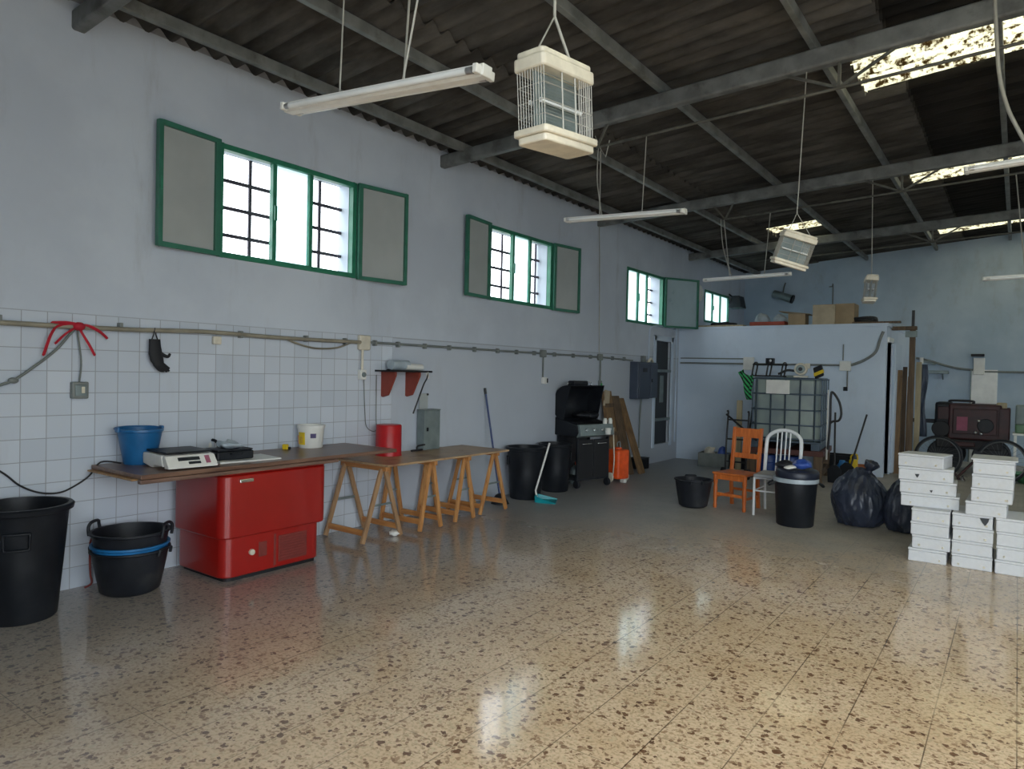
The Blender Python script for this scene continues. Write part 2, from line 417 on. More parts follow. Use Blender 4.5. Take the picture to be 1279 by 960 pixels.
wr = struct(wall_grid('y', YF-.25, YB+.25, lambda u: roof_z(XR)+.03, [RDOOR, *RADDED], XR, XR+.25).build('wall_right', M['wall']))

# corrugated sheets: three overlapping courses, with holes where the translucent sheets lie
PER, AMP = .177, .034
SKY = [(-.3, 1.3, -1.2), (2.5, 4.4, -1.2), (6.62, 7.55, -1.2), (10.5, 11.5, -1.2), (14.45, 15.5, -1.2), (12.35, 13.0, -3.75)]  # first two are added out of view to brighten the foreground floor
SKYX = {-1.2: (-1.28, 4.0), -3.75: (-3.75, -2.75)}
def snap(y): return round((y-YF)/PER)*PER+YF
SKYR = [(snap(a), snap(b), SKYX[c][0], SKYX[c][1] if a < 4.5 or c < -2 else 2.2) for a, b, c in SKY]
def sheet(m, x0, x1, y0, y1, dz, holes):
    n = int(round((y1-y0)/PER*8))
    xs = sorted({x0, x1, *[v for h in holes for v in (h[2], h[3]) if x0 < v < x1]})
    ys = [y0+(y1-y0)*i/n for i in range(n+1)]
    V = {}
    for i, y in enumerate(ys):
        w = AMP*math.cos(2*PI*(y-YF)/PER)
        for j, x in enumerate(xs):
            V[i, j] = m.bm.verts.new((x, y, roof_z(x)+AMP+w+dz))
    for i in range(n):
        my = (ys[i]+ys[i+1])/2
        for j in range(len(xs)-1):
            mx = (xs[j]+xs[j+1])/2
            if any(h[0] < my < h[1] and h[2] < mx < h[3] for h in holes): continue
            m.bm.faces.new((V[i,j], V[i,j+1], V[i+1,j+1], V[i+1,j]))
    return m
YA = YF-.3; YZ = snap(YB)+.3
m = MB()
for k, (xa, xb) in enumerate(((XL-.6, -3.62), (-3.85, -.95), (-1.28, 1.4), (1.2, XR+.5))):
    hs = [(h[0], h[1], max(h[2], xa), min(h[3], xb)) for h in SKYR if h[3] > xa and h[2] < xb and not (k == 0 and h[2] < -2)]
    sheet(m, xa, xb, YA, YZ, .026*k, hs)
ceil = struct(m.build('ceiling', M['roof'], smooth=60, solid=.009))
for i, h in enumerate(SKYR):
    mm = sheet(MB(), h[2]-.06, h[3]+.06, h[0]-PER/2, h[1]+PER/2, .075, [])
    o = struct(mm.build('window_%d' % (5+i), M['skylight'], smooth=60, solid=.004))
    tag(o, ['translucent skylight right above the camera before the first roof truss', 'translucent skylight overhead between the first and second roof trusses', 'dirty translucent corrugated skylight just beyond the second roof truss', 'dirty translucent corrugated skylight just beyond the third roof truss', 'dirty translucent corrugated skylight next to the back wall', 'small translucent skylight behind the second hanging insect trap'][i])

# plaster filling between sheet and wall top
m = MB()
n = int((YB-YF)/PER*8)
for i in range(n):
    ya, yb = YF+(YB-YF)*i/n, YF+(YB-YF)*(i+1)/n
    f = lambda y: roof_z(XL)+AMP+AMP*math.cos(2*PI*(y-YF)/PER)-.002
    m.prism([(ya, 3.95), (yb, 3.95), (yb, f(yb)), (ya, f(ya))], 'x', XL-.22, XL-.002)
struct(m.build('trim_1', M['mortar']))

# trusses
TR = [2.07, 5.76, 9.3, 12.9]
TLAB = ['first', 'second', 'third', 'fourth']
TL = ['steel roof truss nearest the camera, cut by the top of the frame', 'steel roof truss just behind the nearest insect trap',
      'steel roof truss passing above the middle hanging fluorescent light', 'farthest steel roof truss, above the small skylight and partition room']
for k, Y in enumerate(TR):
    t = thing('roof_truss', TL[k], 'roof truss', (XL, Y, 3.8), group='steel roof trusses')
    L = XR-XL
    MB()._poly([[Vector((x, s, z)) for s, z in ((-.045, .043*x), (.045, .043*x), (.045, .047*x+.135), (-.045, .047*x+.135))] for x in (-.05, L)]).build('top_chord', M['steel'], t, bev=.02, seg=3)
    x0 = 1.95; zr = -.16
    rodz = lambda x: .043*x - .19
    MB().tube([(x0, 0, rodz(x0)), (L, 0, rodz(L))], .013, 8).build('tie_rod', M['rod'], t, smooth=60)
    xx = [x0 + 2.1*i for i in range(5)]
    for i, xn in enumerate(xx):
        if xn > L-.3: break
        br = MB()
        br.beam((xn, 0, rodz(xn)), (xn-.16 if i == 0 else xn-.42, 0, .043*(xn-.4)+.02), .02, .02)
        br.build('brace', M['rod'], t)
        MB().beam((xn, 0, rodz(xn)), (xn+.12 if i == 0 else xn+.42, 0, .043*(xn+.3)+.03), .02, .02).build('brace', M['rod'], t)
        if i: MB().beam((xn, 0, rodz(xn)), (xn, 0, .043*xn+.02), .022, .022).build('brace', M['rod'], t)
# purlins
PX = [(-4.9, .06, .09), (-3.93, .055, .085), (-2.66, .055, .085), (-1.40, .05, .085), (-.2, .05, .085), (1.05, .05, .11), (2.3, .05, .11)]
PL = ['dark roof purlin running along the top of the left wall', 'grey roof purlin passing behind the nearest fluorescent light', 'grey roof purlin passing just above the nearest insect trap',
      'grey roof purlin crossing the trusses left of the skylights', 'dark roof purlin crossing in front of the skylights', 'roof purlin first beyond the right picture edge', 'roof purlin second beyond the right picture edge']
for (x, w, h), lb in zip(PX[:5], PL):
    z1 = roof_z(x)-.004; z0 = z1-h
    if x < -4.9: z0 = 3.94; z1 = 4.0
    o = MB().box(-w/2, w/2, 0, YB-YF, 0, z1-z0).build('roof_purlin', M['steel_pale'], None, loc=(x, YF, z0), bev=.008)
    tag(o, lb, 'roof purlin', 'roof purlins')

# the plastered partition room at the far left
BX, BY, BH = -1.72, 12.5, 2.43
pf = struct(MB().box(XL, BX, BY, BY+.1, 0, BH).build('wall_partition_front', M['wall_cold']))
ps = struct(wall_grid('y', BY+.1, YB, lambda u: BH, [(BY+.12, BY+.52, 0, 2.2)], BX-.1, BX).build('wall_partition_side', M['wall_cold']))
struct(MB().box(XL, BX+.02, BY-.02, YB, BH, BH+.05).build('ceiling_partition', M['wall_cold']))
d = bpy.data.objects.new('door_2', None); COL.objects.link(d); d.location = (BX, BY+.52, 0); struct(d)
MB().box(-.1, .03, 0, .08, 0, 2.22).build('door_frame', M['wall_cold'], d, bev=.005)
MB().box(.03, .07, .02, .75, .02, 2.18).build('door_leaf', M['wall_cold'], d, bev=.008)
MB().box(-.1, .03, -.42, 0.08, 2.18, 2.26).build('door_lintel', M['white_paint'], d, bev=.005)

# niche door in the left wall
d = bpy.data.objects.new('door_1', None); COL.objects.link(d); d.location = (XL, 11.79, .32); struct(d)
MB().box(-.12, -.05, -.33, .33, 0, 1.86).build('door_leaf', M['door_dark'], d, bev=.008)
for z in (.42, 1.30):
    MB().box(-.05, .02, -.33, .33, z, z+.05).build('cross_bar', M['grey_metal'], d, bev=.006)
MB().box(-.05, -.035, -.02, .13, .75, 1.24).build('glass_panel', M['grey_metal'], d, bev=.004)
m = MB()
for a, b, z0, z1 in ((-.42, -.33, -.05, 1.95), (.33, .42, -.05, 1.95), (-.42, .42, 1.86, 1.95)): m.box(-.02, .02, a, b, z0, z1)
m.build('door_frame', M['wall_cold'], d, bev=.006)
# rounded plaster arch line round the niche
MB().tube(spl([(.01, -.62, 1.2), (.01, -.62, 1.95), (.01, -.5, 2.1), (.01, 0, 2.13), (.01, .45, 2.1), (.01, .56, 1.95), (.01, .58, 0)], 8), .012, 8).build('door_arch', M['wall_cold'], d, smooth=60)

# ------------------------------------------------------------------ windows of the left wall
def casement(par, y0, y1, zA, zB, ang, hinge, pan):
    """an opened leaf with a green frame and a frosted panel; y0..y1 measured from the hinge"""
    e = MB(); w = y1-y0; t = .035
    s = 1 if hinge == 'l' else -1
    for a, b, c, d2 in ((0, t*1.3, 0, zB-zA), (w-t, w, 0, zB-zA), (t, w-t, 0, t), (t, w-t, zB-zA-t, zB-zA)):
        e.box(0, .042, min(s*a, s*b), max(s*a, s*b), c, d2)
    o = e.build('casement', M['green_dark'], par, loc=(.012, y0 if s == 1 else y1, zA), bev=.003)
    p = MB().box(.008, .016, min(s*t, s*(w-t)), max(s*t, s*(w-t)), t, zB-zA-t).build('panel', pan, o)
    MB().box(.03, .05, s*(w-.02)-.008, s*(w-.02)+.008, (zB-zA)/2-.05, (zB-zA)/2+.05).build('handle', M['green'], o, bev=.003)
    o.rotation_euler = (0, 0, ang)
    return o
WL = ['nearest green framed window, largest on the left wall', 'second green framed window along the left wall', 'third green window, with a leaf open into the room', 'small far window above the partition room']
for k, (ya, yb, za, zb) in enumerate(WIN):
    w = bpy.data.objects.new('window_%d' % (k+1), None); COL.objects.link(w); w.location = (XL, (ya+yb)/2, za); struct(w); w['label'] = WL[k]
    H = zb-za; h = (yb-ya)/2; t = .045
    m = MB()
    for a, b, c, d in ((-h, -h+t, 0, H), (h-t, h, 0, H), (-h+t, h-t, 0, t), (-h+t, h-t, H-t, H)): m.box(-.05, .012, a, b, c, d)
    m.build('frame', M['green'], w, bev=.004)
    mu = [-.19, .19] if k < 2 else ([-.29, .06] if k == 2 else [-.25, .22])
    for y in mu: MB().box(-.045, .008, y-.02, y+.02, t, H-t).build('mullion', M['green'], w, bev=.004)
    segs = [(-h+t, mu[0]-.02), (mu[0]+.02, mu[1]-.02), (mu[1]+.02, h-t)]
    glazed = {0: [1], 1: [1], 2: [0, 1], 3: [0, 1, 2]}[k]
    for g in glazed: MB().box(-.03, -.024, segs[g][0], segs[g][1], t, H-t).build('pane', M['frosted'], w)
    MB().box(.008, .03, mu[0]-.012, mu[0]+.012, H*.42, H*.56).build('handle', M['green'], w, bev=.004)
    # security bars on the outer face
    nb = 3
    for i in range(nb):
        z = H*(i+1)/(nb+1)
        MB().box(-.235, -.212, -h-.02, h+.02, z-.014, z+.014).build('bar', M['bar'], w)
    vx = {0: (312, 361, 399, 431), 1: (628, 653, 670, 680), 2: (793, 806, 817, 823), 3: (887, 895, 901, 907)}[k]
    for px in vx:
        y = onX(px, 300, XL-.24).y-(ya+yb)/2
        MB().box(-.252, -.235, y-.014, y+.014, 0.0, H).build('bar', M['bar'], w)
    if k < 2:
        wl_ = .52 if k == 0 else .5
        casement(w, -h-wl_+.0, -h+.0, 0, H+.01, rad(5), 'r', M['panel_grey'])
        casement(w, h, h+wl_+.06, -.01, H+.0, rad(-9), 'l', M['panel_grey'])
    if k == 2:
        casement(w, h, h+.76, 0, H, rad(-30), 'l', M['panel_blue'])
# ================================================================== LEFT WALL FITTINGS
W0 = XL
# --- conduit along the wall
t = thing('conduit_pipe', 'long conduit pipe running along the tiled left wall', 'pipe', (W0, 0, 1.8))
pts = [(.035, -.6, -.005), (.04, .8, .0), (.04, 1.7, -.005), (.045, 2.4, .0), (.035, 3.0, .02), (.04, 3.7, .01), (.04, 4.58, .015)]
MB().tube(spl(pts, 6), .017, 10).build('pipe', M['conduit_tan'], t, smooth=60)
MB().tube(spl([(.03, 4.7, .02), (.03, 7.8, .02), (.03, 9.4, .02), (.03, 10.5, .0)], 6), .013, 10).build('pipe', M['conduit'], t, smooth=60)
for y in (.3, 1.62, 2.35, 3.3, 3.95, 4.4, 4.78, 5.1, 5.5, 5.9, 6.35, 6.8, 7.2, 7.6, 8.1, 8.6, 9.1, 9.8, 10.2):
    MB().box(0, .05, y-.012, y+.012, -.012, .045).build('clamp', M['conduit'], t, bev=.004)
MB().box(0, .045, 4.57, 4.71, -.06, .085).build('junction_box', M['cream'], t, bev=.012)
MB().box(0, .045, 7.76, 7.88, -.03, .07).build('junction_box', M['conduit'], t, bev=.01)
MB().box(0, .045, 9.34, 9.46, -.03, .07).build('junction_box', M['conduit'], t, bev=.01)
MB().box(0, .035, 3.06, 3.13, -.075, -.01).build('clip', M['cream'], t, bev=.008)

def wallbox(name, label, cat, y, z, w, h, d, mt, extra=None, cable=None, cr=.006, cmat=None):
    t = thing(name, label, cat, (W0, y, z))
    MB().box(0, d, -w/2, w/2, -h/2, h/2).build('body', mt, t, bev=.008)
    if cable: MB().tube(spl(cable, 6), cr, 8).build('cable', cmat or M['cable_grey'], t, smooth=60)
    return t
t = wallbox('wall_switch', 'grey green switch box hanging below the red strap', 'switch', 2.09, 1.365, .105, .115, .045, M['conduit'], cable=[(.02, 0, .055), (.02, .01, .2), (.025, -.02, .42)])
MB().box(.045, .053, -.035, .035, -.038, .038).build('rocker', M['grey_metal'], t, bev=.004)
MB().box(.053, .060, .0, .022, -.02, .025).build('indicator', M['cream'], t, bev=.003)
t = wallbox('wall_socket', 'white wall socket on a pipe drop left of the bracket shelf', 'socket', 4.62, 1.50, .075, .1, .05, M['white_plastic'], cable=[(.025, 0, .05), (.025, 0, .2), (.03, 0, .3)], cr=.013, cmat=M['cream'])
MB().tube(spl([(.02, .03, -.05), (.02, .05, -.35), (.02, .08, -.52), (.02, .2, -.56), (.02, .2, -.4), (.015, .2, .0)], 6), .004, 6).build('lead', M['cable_grey'], t, smooth=60)
MB().cyl((.05, 0, 0), (.06, 0, 0), .025, n=16).build('outlet', M['grey_metal'], t, smooth=40)
t = wallbox('wall_socket', 'small white wall socket above the barbecue, on a thin drop', 'socket', 7.86, 1.455, .09, .09, .05, M['white_plastic'], cable=[(.02, -.03, .04), (.02, -.03, .36)], cr=.011)
MB().box(.05, .058, .02, .045, -.03, .03).build('plug', M['black_plastic'], t, bev=.003)
t = wallbox('wall_switch', 'narrow grey switch behind the leaning brown boards', 'switch', 9.42, 1.36, .06, .2, .045, M['conduit'], cable=[(.02, 0, .09), (.02, 0, .4), (.02, -.02, .48)], cr=.014)
MB().box(.045, .053, -.02, .02, -.02, .06).build('rocker', M['rope_green'], t, bev=.003)
# thin white lead rising from the third junction box to the roof
tag(MB().tube(spl([(W0+.015, 9.38, 1.86), (W0+.012, 9.36, 2.6), (W0+.012, 9.33, 3.3), (W0+.02, 9.28, 3.8)], 6), .006, 6).build('wall_lead', M['wire'], smooth=60), 'thin pale lead rising up the left wall between second and third windows', 'cable')
tag(MB().tube(spl([(W0+.035, 4.5, 1.82), (W0+.03, 4.3, 1.75), (W0+.03, 4.05, 1.735), (W0+.03, 3.85, 1.77), (W0+.03, 3.75, 1.80)], 6), .009, 6).build('slack_cable', M['conduit_tan'], smooth=60), 'slack tan cable looping under the conduit pipe', 'cable')
# cables at the far left
c0 = [onX(x, y, W0+.03) for x, y in ((-120, 522), (-30, 492), (0, 481), (17, 475), (40, 460), (70, 437), (88, 417), (97, 408))]
t = thing('hanging_cable', 'grey cable slanting from the red strap to the left picture edge', 'cable', c0[3])
MB().tube(spl([p-c0[3] for p in c0], 5), .009, 8).build('lead', M['cable_grey'], t, smooth=60)
MB().ball((0,0,0), .022, 1, 1.4, .9).build('connector', M['conduit'], t, smooth=60)
pts = [onX(x, y, W0+.02) for x, y in ((-150, 560), (-60, 560), (0, 588), (25, 606), (50, 615), (75, 615), (95, 606), (112, 594))]+[Vector((-5.12, 2.2, .868)), Vector((-5.0, 2.28, .866))]
tag(MB().tube(spl(pts, 6), .006, 8).build('drooping_cable', M['cable_black'], smooth=60), 'black cable drooping across tiles onto the end of the dark board', 'cable')
# red strap tied round the pipe
o = Vector((W0+.045, 2.07, 1.8)); t = thing('tied_strap', 'red strap knotted round the wall conduit with loose ends', 'strap', o)
MB().ball((.01, 0, .0), .03, 1, 1.3, 1).build('knot', M['red_cloth'], t, smooth=60)
for pp in ([(0,0,.01), (.02,-.12,.0), (.02,-.17,-.06), (.01,-.21,-.2)], [(0,0,0), (.02,-.08,-.05), (.01,-.14,-.12)], [(0,0,0), (.03,.02,-.06), (.02,.06,-.12), (.01,.10,-.19)], [(0,0,.01), (.02,.06,.005), (.02,.13,-.03), (.01,.18,-.07)], [(0,-.16,.015), (.02,-.08,.02), (.02,0,.01)]):
    q = spl(pp, 6); mm = MB()
    mm._poly([[p+Vector((0, .010, 0)), p+Vector((.006, 0, .010)), p+Vector((0,-.010,0)), p+Vector((-.006,0,-.010))] for p in q])
    mm.build('strap_end', M['red_cloth'], t, smooth=50)
# black glove pegged to the pipe
t = thing('work_glove', 'black rubber glove hanging from the wall conduit', 'glove', (W0+.05, 2.585, 1.79))
m = MB()
rings = []
for z, y, w in ((-.05, 0, .042), (-.1, .002, .045), (-.16, .008, .052), (-.21, .02, .05), (-.245, .035, .04)):
    rings.append([Vector((.018*math.sin(a), y+w*math.cos(a), z)) for a in [2*PI*i/14 for i in range(14)]])
m._poly(rings)
for pp, r in (([(0,.04,-.15), (.005,.075,-.17), (.005,.10,-.175), (.0,.115,-.155)], .014), ([(0,.0,-.235), (.004,.035,-.275), (0,.07,-.285)], .013), ([(0,.02,-.24), (.006,.06,-.27), (0,.095,-.285)], .013), ([(0,.04,-.235), (.004,.08,-.262), (0,.11,-.283)], .012), ([(0,.05,-.22), (.0,.085,-.245), (0,.112,-.265)], .011)):
    q = spl(pp, 5); m.tube(q, [r*(1-.35*i/len(q)) for i in range(len(q))], 8)
m.build('palm', M['glove'], t, smooth=60)
MB().tube(spl([(0,-.02,-.05), (.01,-.012,-.01), (.0,0,.03), (-.01,.012,-.01), (0,.02,-.05)], 5), .005, 6).build('hook', M['glove'], t, smooth=60)
MB().cyl((0,0,-.052), (0,0,-.05), .04, n=14).build('cuff', M['black_rubber'], t)

# bracket shelf
a = onX(474, 463, W0); b = onX(517, 464, W0)
t = thing('wall_shelf', 'small wall shelf on two red brown brackets above the trestle tables', 'shelf', (W0, (a.y+b.y)/2, 1.545))
hw = (b.y-a.y)/2+.06
MB().box(.0, .22, -hw, hw, -.012, .006).build('board', M['black_matte'], t, bev=.003)
for y in (-hw+.1, hw-.17):
    MB().prism([(0,-.012), (.205,-.012), (.205,-.05), (.10,-.25), (.02,-.27), (0,-.26)], 'y', y-.012, y+.012).build('bracket', M['shelf_red'], t, bev=.004)
MB().tube(spl([(.2, -hw-.03, 0), (.2, -hw, .01), (.2, -hw+.04, 0)], 4), .008, 6).build('hook', M['black_matte'], t, smooth=60)
y0 = t.location.y
tag(MB().cyl((W0+.1, y0-hw+.12, 1.603), (W0+.1, y0-hw+.36, 1.603), .052, n=20).build('plastic_roll', M['clear_bag'], smooth=40), 'pale plastic roll lying on the bracket shelf', 'roll')
o = MB().cyl((W0+.12, y0+.0, 1.59), (W0+.12, y0+.24, 1.585), .036, n=16).build('cloth_bundle', M['white_plastic'], smooth=40); tag(o, 'white bundle lying at the right of the bracket shelf', 'bundle')
t = thing('dangling_strap', 'dark strap dangling from the bracket shelf', 'strap', (W0+.2, y0+hw-.12, 1.53))
MB().tube(spl([(.01, .06, .02), (.02, .04, -.05), (.01, 0, -.12), (.02, -.08, -.26), (.01, -.12, -.36), (.01, -.15, -.42)], 6), .008, 6).build('strap', M['cable_black'], t, smooth=60)
MB().box(0, .02, .04, .07, -.06, .02).build('buckle', M['white_plastic'], t, bev=.004)

# round wall fan
t = thing('wall_vent', 'round white wall vent beside the open far window leaf', 'vent', (W0, 13.38, 3.22))
MB().lathe([(.15,0), (.165,.02), (.16,.05), (.14,.06), (.12,.05)], n=28).build('ring', M['white_plastic'], t, smooth=50).rotation_euler = (0, PI/2, 0)
m = MB()
for z in (-.09, -.05, -.01, .03, .07): m.box(.045, .055, -math.sqrt(.0144-z*z)+.0, math.sqrt(.0144-z*z), z, z+.03)
m.build('slats', M['white_plastic'], t)

# electric cabinets
t = thing('electric_cabinet', 'grey blue electric cabinets hung left of the dark niche door', 'electric cabinet', (W0, 10.92, 1.47))
MB().box(0, .16, -.46, .0, -.31, .31).build('cabinet_body', M['box_blue'], t, bev=.012)
MB().box(0, .14, .01, .34, -.30, .31).build('cabinet_body', M['box_blue'], t, bev=.012)
d = MB().box(.16, .175, -.43, -.03, -.28, .28).build('cabinet_door', M['box_blue'], t, bev=.006)
MB().box(.175, .182, -.32, -.16, .14, .21).build('inspection_glass', M['door_dark'], d, bev=.004)
d = MB().box(.14, .155, .04, .31, -.27, .28).build('cabinet_door', M['box_blue'], t, bev=.006)
MB().box(.155, .17, .07, .085, -.03, .03).build('latch', M['black_plastic'], d, bev=.003)
MB().tube(spl([(.05, -.1, -.31), (.03, -.1, -.8), (.03, -.11, -1.15)], 5), .012, 8).build('supply_cable', M['cable_grey'], t, smooth=60)
MB().box(0, .06, -.06, .03, .31, .42).build('fuse_box', M['conduit'], t, bev=.008)
MB().tube(spl([(.08, .05, .31), (.1, .12, .37), (.08, .2, .36), (.06, .3, .33)], 5), .022, 8).build('cable_bunch', M['cream'], t, smooth=60)

# ================================================================== BINS AND TUBS ON THE LEFT
def bin_big(name, label, loc, rz, r1, r0, h, grp=None):
    t = thing(name, label, 'bin', loc, rz, grp)
    MB().lathe([(r0-.01, 0), (r0, .012), (r0+(r1-r0)*.45, h*.5), (r1-.012, h-.05), (r1-.008, h-.04), (r1+.012, h-.035), (r1+.018, h-.01), (r1+.008, h), (r1-.015, h), (r1-.02, h-.03), (r0-.012, .02), (0.01, .016)], n=48, cap1=True).build('body', M['black_plastic'], t, smooth=40)
    rr = lambda z: r0+(r1-r0)*z/h
    for s in (1, -1):
        q = []
        z1, z0 = h*.80, h*.66
        for a, z in ((-.26, z1), (-.26, z0), (.26, z0), (.26, z1)):
            q.append(Vector((math.sin(a)*(rr(z)+.006), -s*math.cos(a)*(rr(z)+.006), z)))
        for a0, a1, za, zb in ((-.26,.26,z1,z1), (-.26,.26,z0,z0)): pass
        pts = []
        for i in range(9): a = -.26+.52*i/8; pts.append((a, z1))
        for i in range(4): pts.append((.26, z1+(z0-z1)*(i+1)/5))
        for i in range(9): a = .26-.52*i/8; pts.append((a, z0))
        for i in range(4): pts.append((-.26, z0+(z1-z0)*(i+1)/5))
        MB().tube([Vector((math.sin(a)*(rr(z)+.006), -s*math.cos(a)*(rr(z)+.006), z)) for a, z in pts], .008, 8, loop=True).build('handle', M['black_plastic'], t, smooth=60)
    return t
p = onZ(26, 770)
bin_big('rubbish_bin', 'large black plastic rubbish bin cut by the left picture edge', (max(p.x, W0+.30), p.y, 0), rad(66), .258, .19, .69)

def tub(name, label, loc, rz, r0, r1, h, mt, handles=True, hmat=None, grp=None, cat='tub', hh=.05):
    t = thing(name, label, cat, loc, rz, grp)
    MB().lathe([(.01, .004), (r0-.03, 0), (r0, .02), (r0+(r1-r0)*.6, h*.55), (r1, h-.02), (r1+.014, h-.012), (r1+.014, h), (r1-.004, h), (r0+(r1-r0)*.6-.008, h*.55), (r0-.012, .03), (r0-.04, .014), (.01, .014)], n=44).build('body', mt, t, smooth=45)
    if handles:
        for s in (1, -1):
            MB().tube(spl([(-.065, s*(r1+.012), h-.035), (-.06, s*(r1+.02), h+.4*hh), (-.035, s*(r1+.014), h+hh), (.035, s*(r1+.014), h+hh), (.06, s*(r1+.02), h+.4*hh), (.065, s*(r1+.012), h-.035)], 5), .011, 8).build('handle', hmat or mt, t, smooth=60)
    return t
p = onZ(163, 737); TX, TY = p.x, p.y
tub('rubber_tub', 'black rubber tub on the floor, outermost of three nested tubs', (TX, TY, 0), rad(-60), .185, .235, .30, M['black_rubber'], hh=.0)
tub('rubber_tub', 'blue rubber tub nested between two black tubs', (TX, TY, .06), rad(-50), .182, .232, .275, M['blue_rubber'], handles=False)
tub('rubber_tub', 'black rubber tub with loop handles, innermost of three nested tubs', (TX, TY, .115), rad(-54), .178, .235, .305, M['black_rubber'])
t = thing('grey_hose', 'thin dark red cord hanging beside the nested tubs', 'cord', (TX-.2, TY-.13, 0))
MB().tube(spl([(0,0,.38), (-.05,-.02,.33), (-.06,-.02,.2), (-.05,-.02,.1), (-.03,-.02,.04), (-.06,-.05,.01)], 6), .007, 6).build('cord', M['red_dark'], t, smooth=60); t.name = 'loose_cord'

# ================================================================== CHEST FREEZER AND THE BOARD
FH = .80
t = thing('chest_freezer', 'red chest freezer carrying the dark board against the tiled wall', 'chest freezer', (-4.85, 3.2, 0))
def rrect(x0, x1, y0, y1, r, n=5):
    q = []
    for cx, cy, a0 in ((x1-r,y1-r,0), (x0+r,y1-r,90), (x0+r,y0+r,180), (x1-r,y0+r,270)):
        for i in range(n+1):
            a = rad(a0+90*i/n); q.append((cx+r*math.cos(a), cy+r*math.sin(a)))
    return q
MB().prism(rrect(-.30,.30,-.40,.40,.05), 'z', 0, .05).build('plinth', M['black_matte'], t, smooth=40)
MB().prism(rrect(-.325,.325,-.435,.42,.08), 'z', .03, .325).build('lower_body', M['red_freezer'], t, smooth=40, bev=.008)
MB().prism(rrect(-.345,.345,-.46,.47,.08), 'z', .315, FH-.03).build('upper_body', M['red_freezer'], t, smooth=40, bev=.012)
lid = MB().prism(rrect(-.345,.35,-.462,.472,.08), 'z', FH-.027, FH).build('lid', M['red_freezer'], t, smooth=40, bev=.01)
MB().box(.345, .36, -.33, -.22, FH-.085, FH-.06).build('lock_plate', M['chrome'], lid, bev=.004)
g = MB().box(.322, .33, .02, .28, .07, .27).build('grille', M['red_dark'], t, bev=.003)
m = MB()
for i in range(9): m.box(.33, .336, .03, .27, .085+.02*i, .093+.02*i)
m.build('grille_slats', M['red_dark'], g)
MB().cyl((.32, -.21, .19), (.345, -.21, .19), .022, n=20).build('thermostat_knob', M['cream'], t, smooth=40, bev=.004)
MB().box(.322, .329, -.15, -.08, .14, .25).build('switch_plate', M['red_dark'], t, bev=.004)
MB().box(.322, .327, -.02, .0, .05, .29).build('seam', M['red_dark'], t)

ZB = .845     # top of the board
t = thing('worktop_board', 'long dark brown board lying across the red chest freezer', 'board', (-4.85, 3.3, ZB-.03))
MB().box(-.345, .36, -1.13, 1.12, 0, .03).build('top_panel', M['board_dark'], t, bev=.004)
MB().box(-.335, .30, -1.16, -1.06, -.012, -.001).build('underlay', M['board_edge'], t, bev=.003)
MB().box(.33, .375, -1.14, .45, -.028, -.001).build('front_strip', M['batten'], t, bev=.006)
# things on the board
def ob(x, y, r=0.0, z=None):
    p = onZ(x, y, ZB if z is None else z); p.x = max(p.x, W0+r); return p
p = ob(168, 577, .165)
t = thing('blue_bucket', 'blue plastic bucket at the left end of the dark board', 'bucket', (p.x, p.y, ZB))
MB().lathe([(.01,.004), (.1,0), (.104,.008), (.144,.228), (.153,.232), (.153,.248), (.145,.25), (.14,.232), (.098,.012), (.01,.01)], n=44).build('body', M['blue_plastic'], t, smooth=40)
for s in (1, -1): MB().box(-.024, .024, s*.153-.01, s*.153+.01, .228, .264).build('ear', M['blue_plastic'], t, bev=.006)
MB().tube(spl([(.0, -.158, .246), (-.08, -.138, .252), (-.148, -.055, .254), (-.157, 0, .255), (-.148, .055, .254), (-.08, .138, .252), (0, .158, .246)], 5), .006, 8).build('bail_handle', M['blue_plastic'], t, smooth=60)
p = ob(228, 580, 0)
t = thing('shop_scale', 'white shop weighing scale with dark platter on the board', 'scale', (p.x+.02, p.y-.04, ZB), rad(86)); t.scale = (.92, .92, .95)
# local x: along its front, local -y: towards the customer panel
MB().prism([(-.16,.055), (-.175,.02), (-.03,.02), (.01,.0), (.02,.0), (.17,.02), (.175,.06), (.17,.10), (-.15,.10)], 'x', -.19, .19).build('housing_shell', M['white_plastic'], t, bev=.008)
MB().box(-.185, .185, -.20, .15, .022, .098).build('body', M['white_plastic'], t, bev=.012)
d = MB().prism([(-.20,.092), (-.26,.022), (-.26,.01), (-.19,.01), (-.19,.092)], 'x', -.185, .185).build('front_panel', M['white_plastic'], t, bev=.006)
for x0, x1, q0, q1 in ((-.10, .06, .55, .85), (-.03, .06, .2, .42)):
    a = Vector((0,-.26,.022)); b = Vector((0,-.20,.092)); off = Vector((0,-.003,.0025))
    MB()._poly([[Vector((x, 0, 0))+a.lerp(b, q)+off*k for x, q in ((x0,q0),(x1,q0),(x1,q1),(x0,q1))] for k in (-.6, 1)]).build('display', M['door_dark'], d)
a = Vector((0,-.26,.022)); b = Vector((0,-.20,.092)); off = Vector((0,-.003,.0025))
MB()._poly([[Vector((x, 0, 0))+a.lerp(b, q)+off*k for x, q in ((.10,.2),(.135,.2),(.135,.9),(.10,.9))] for k in (-.6, 1)]).build('sticker', M['pink'], d)
MB().box(-.17, .17, -.19, .16, .108, .122).build('platter', M['black_plastic'], t, bev=.006)
for x in (-.15, .15):
    for y in (-.17, .12): MB().cyl((x, y, 0), (x, y, .024), .016, n=12).build('foot', M['black_rubber'], t)
p = ob(262, 566, 0)
t = thing('tape_dispenser', 'black tape reel with white tag between scale and black case', 'tape reel', (p.x, p.y, ZB), rad(30))
MB().tube([Vector((.05*math.cos(a), 0, .062+.05*math.sin(a))) for a in [2*PI*i/24 for i in range(24)]], .012, 8, loop=True).build('reel', M['black_plastic'], t, smooth=60)
MB().box(-.05, .05, -.03, .03, 0, .02).build('base', M['black_plastic'], t, bev=.006)
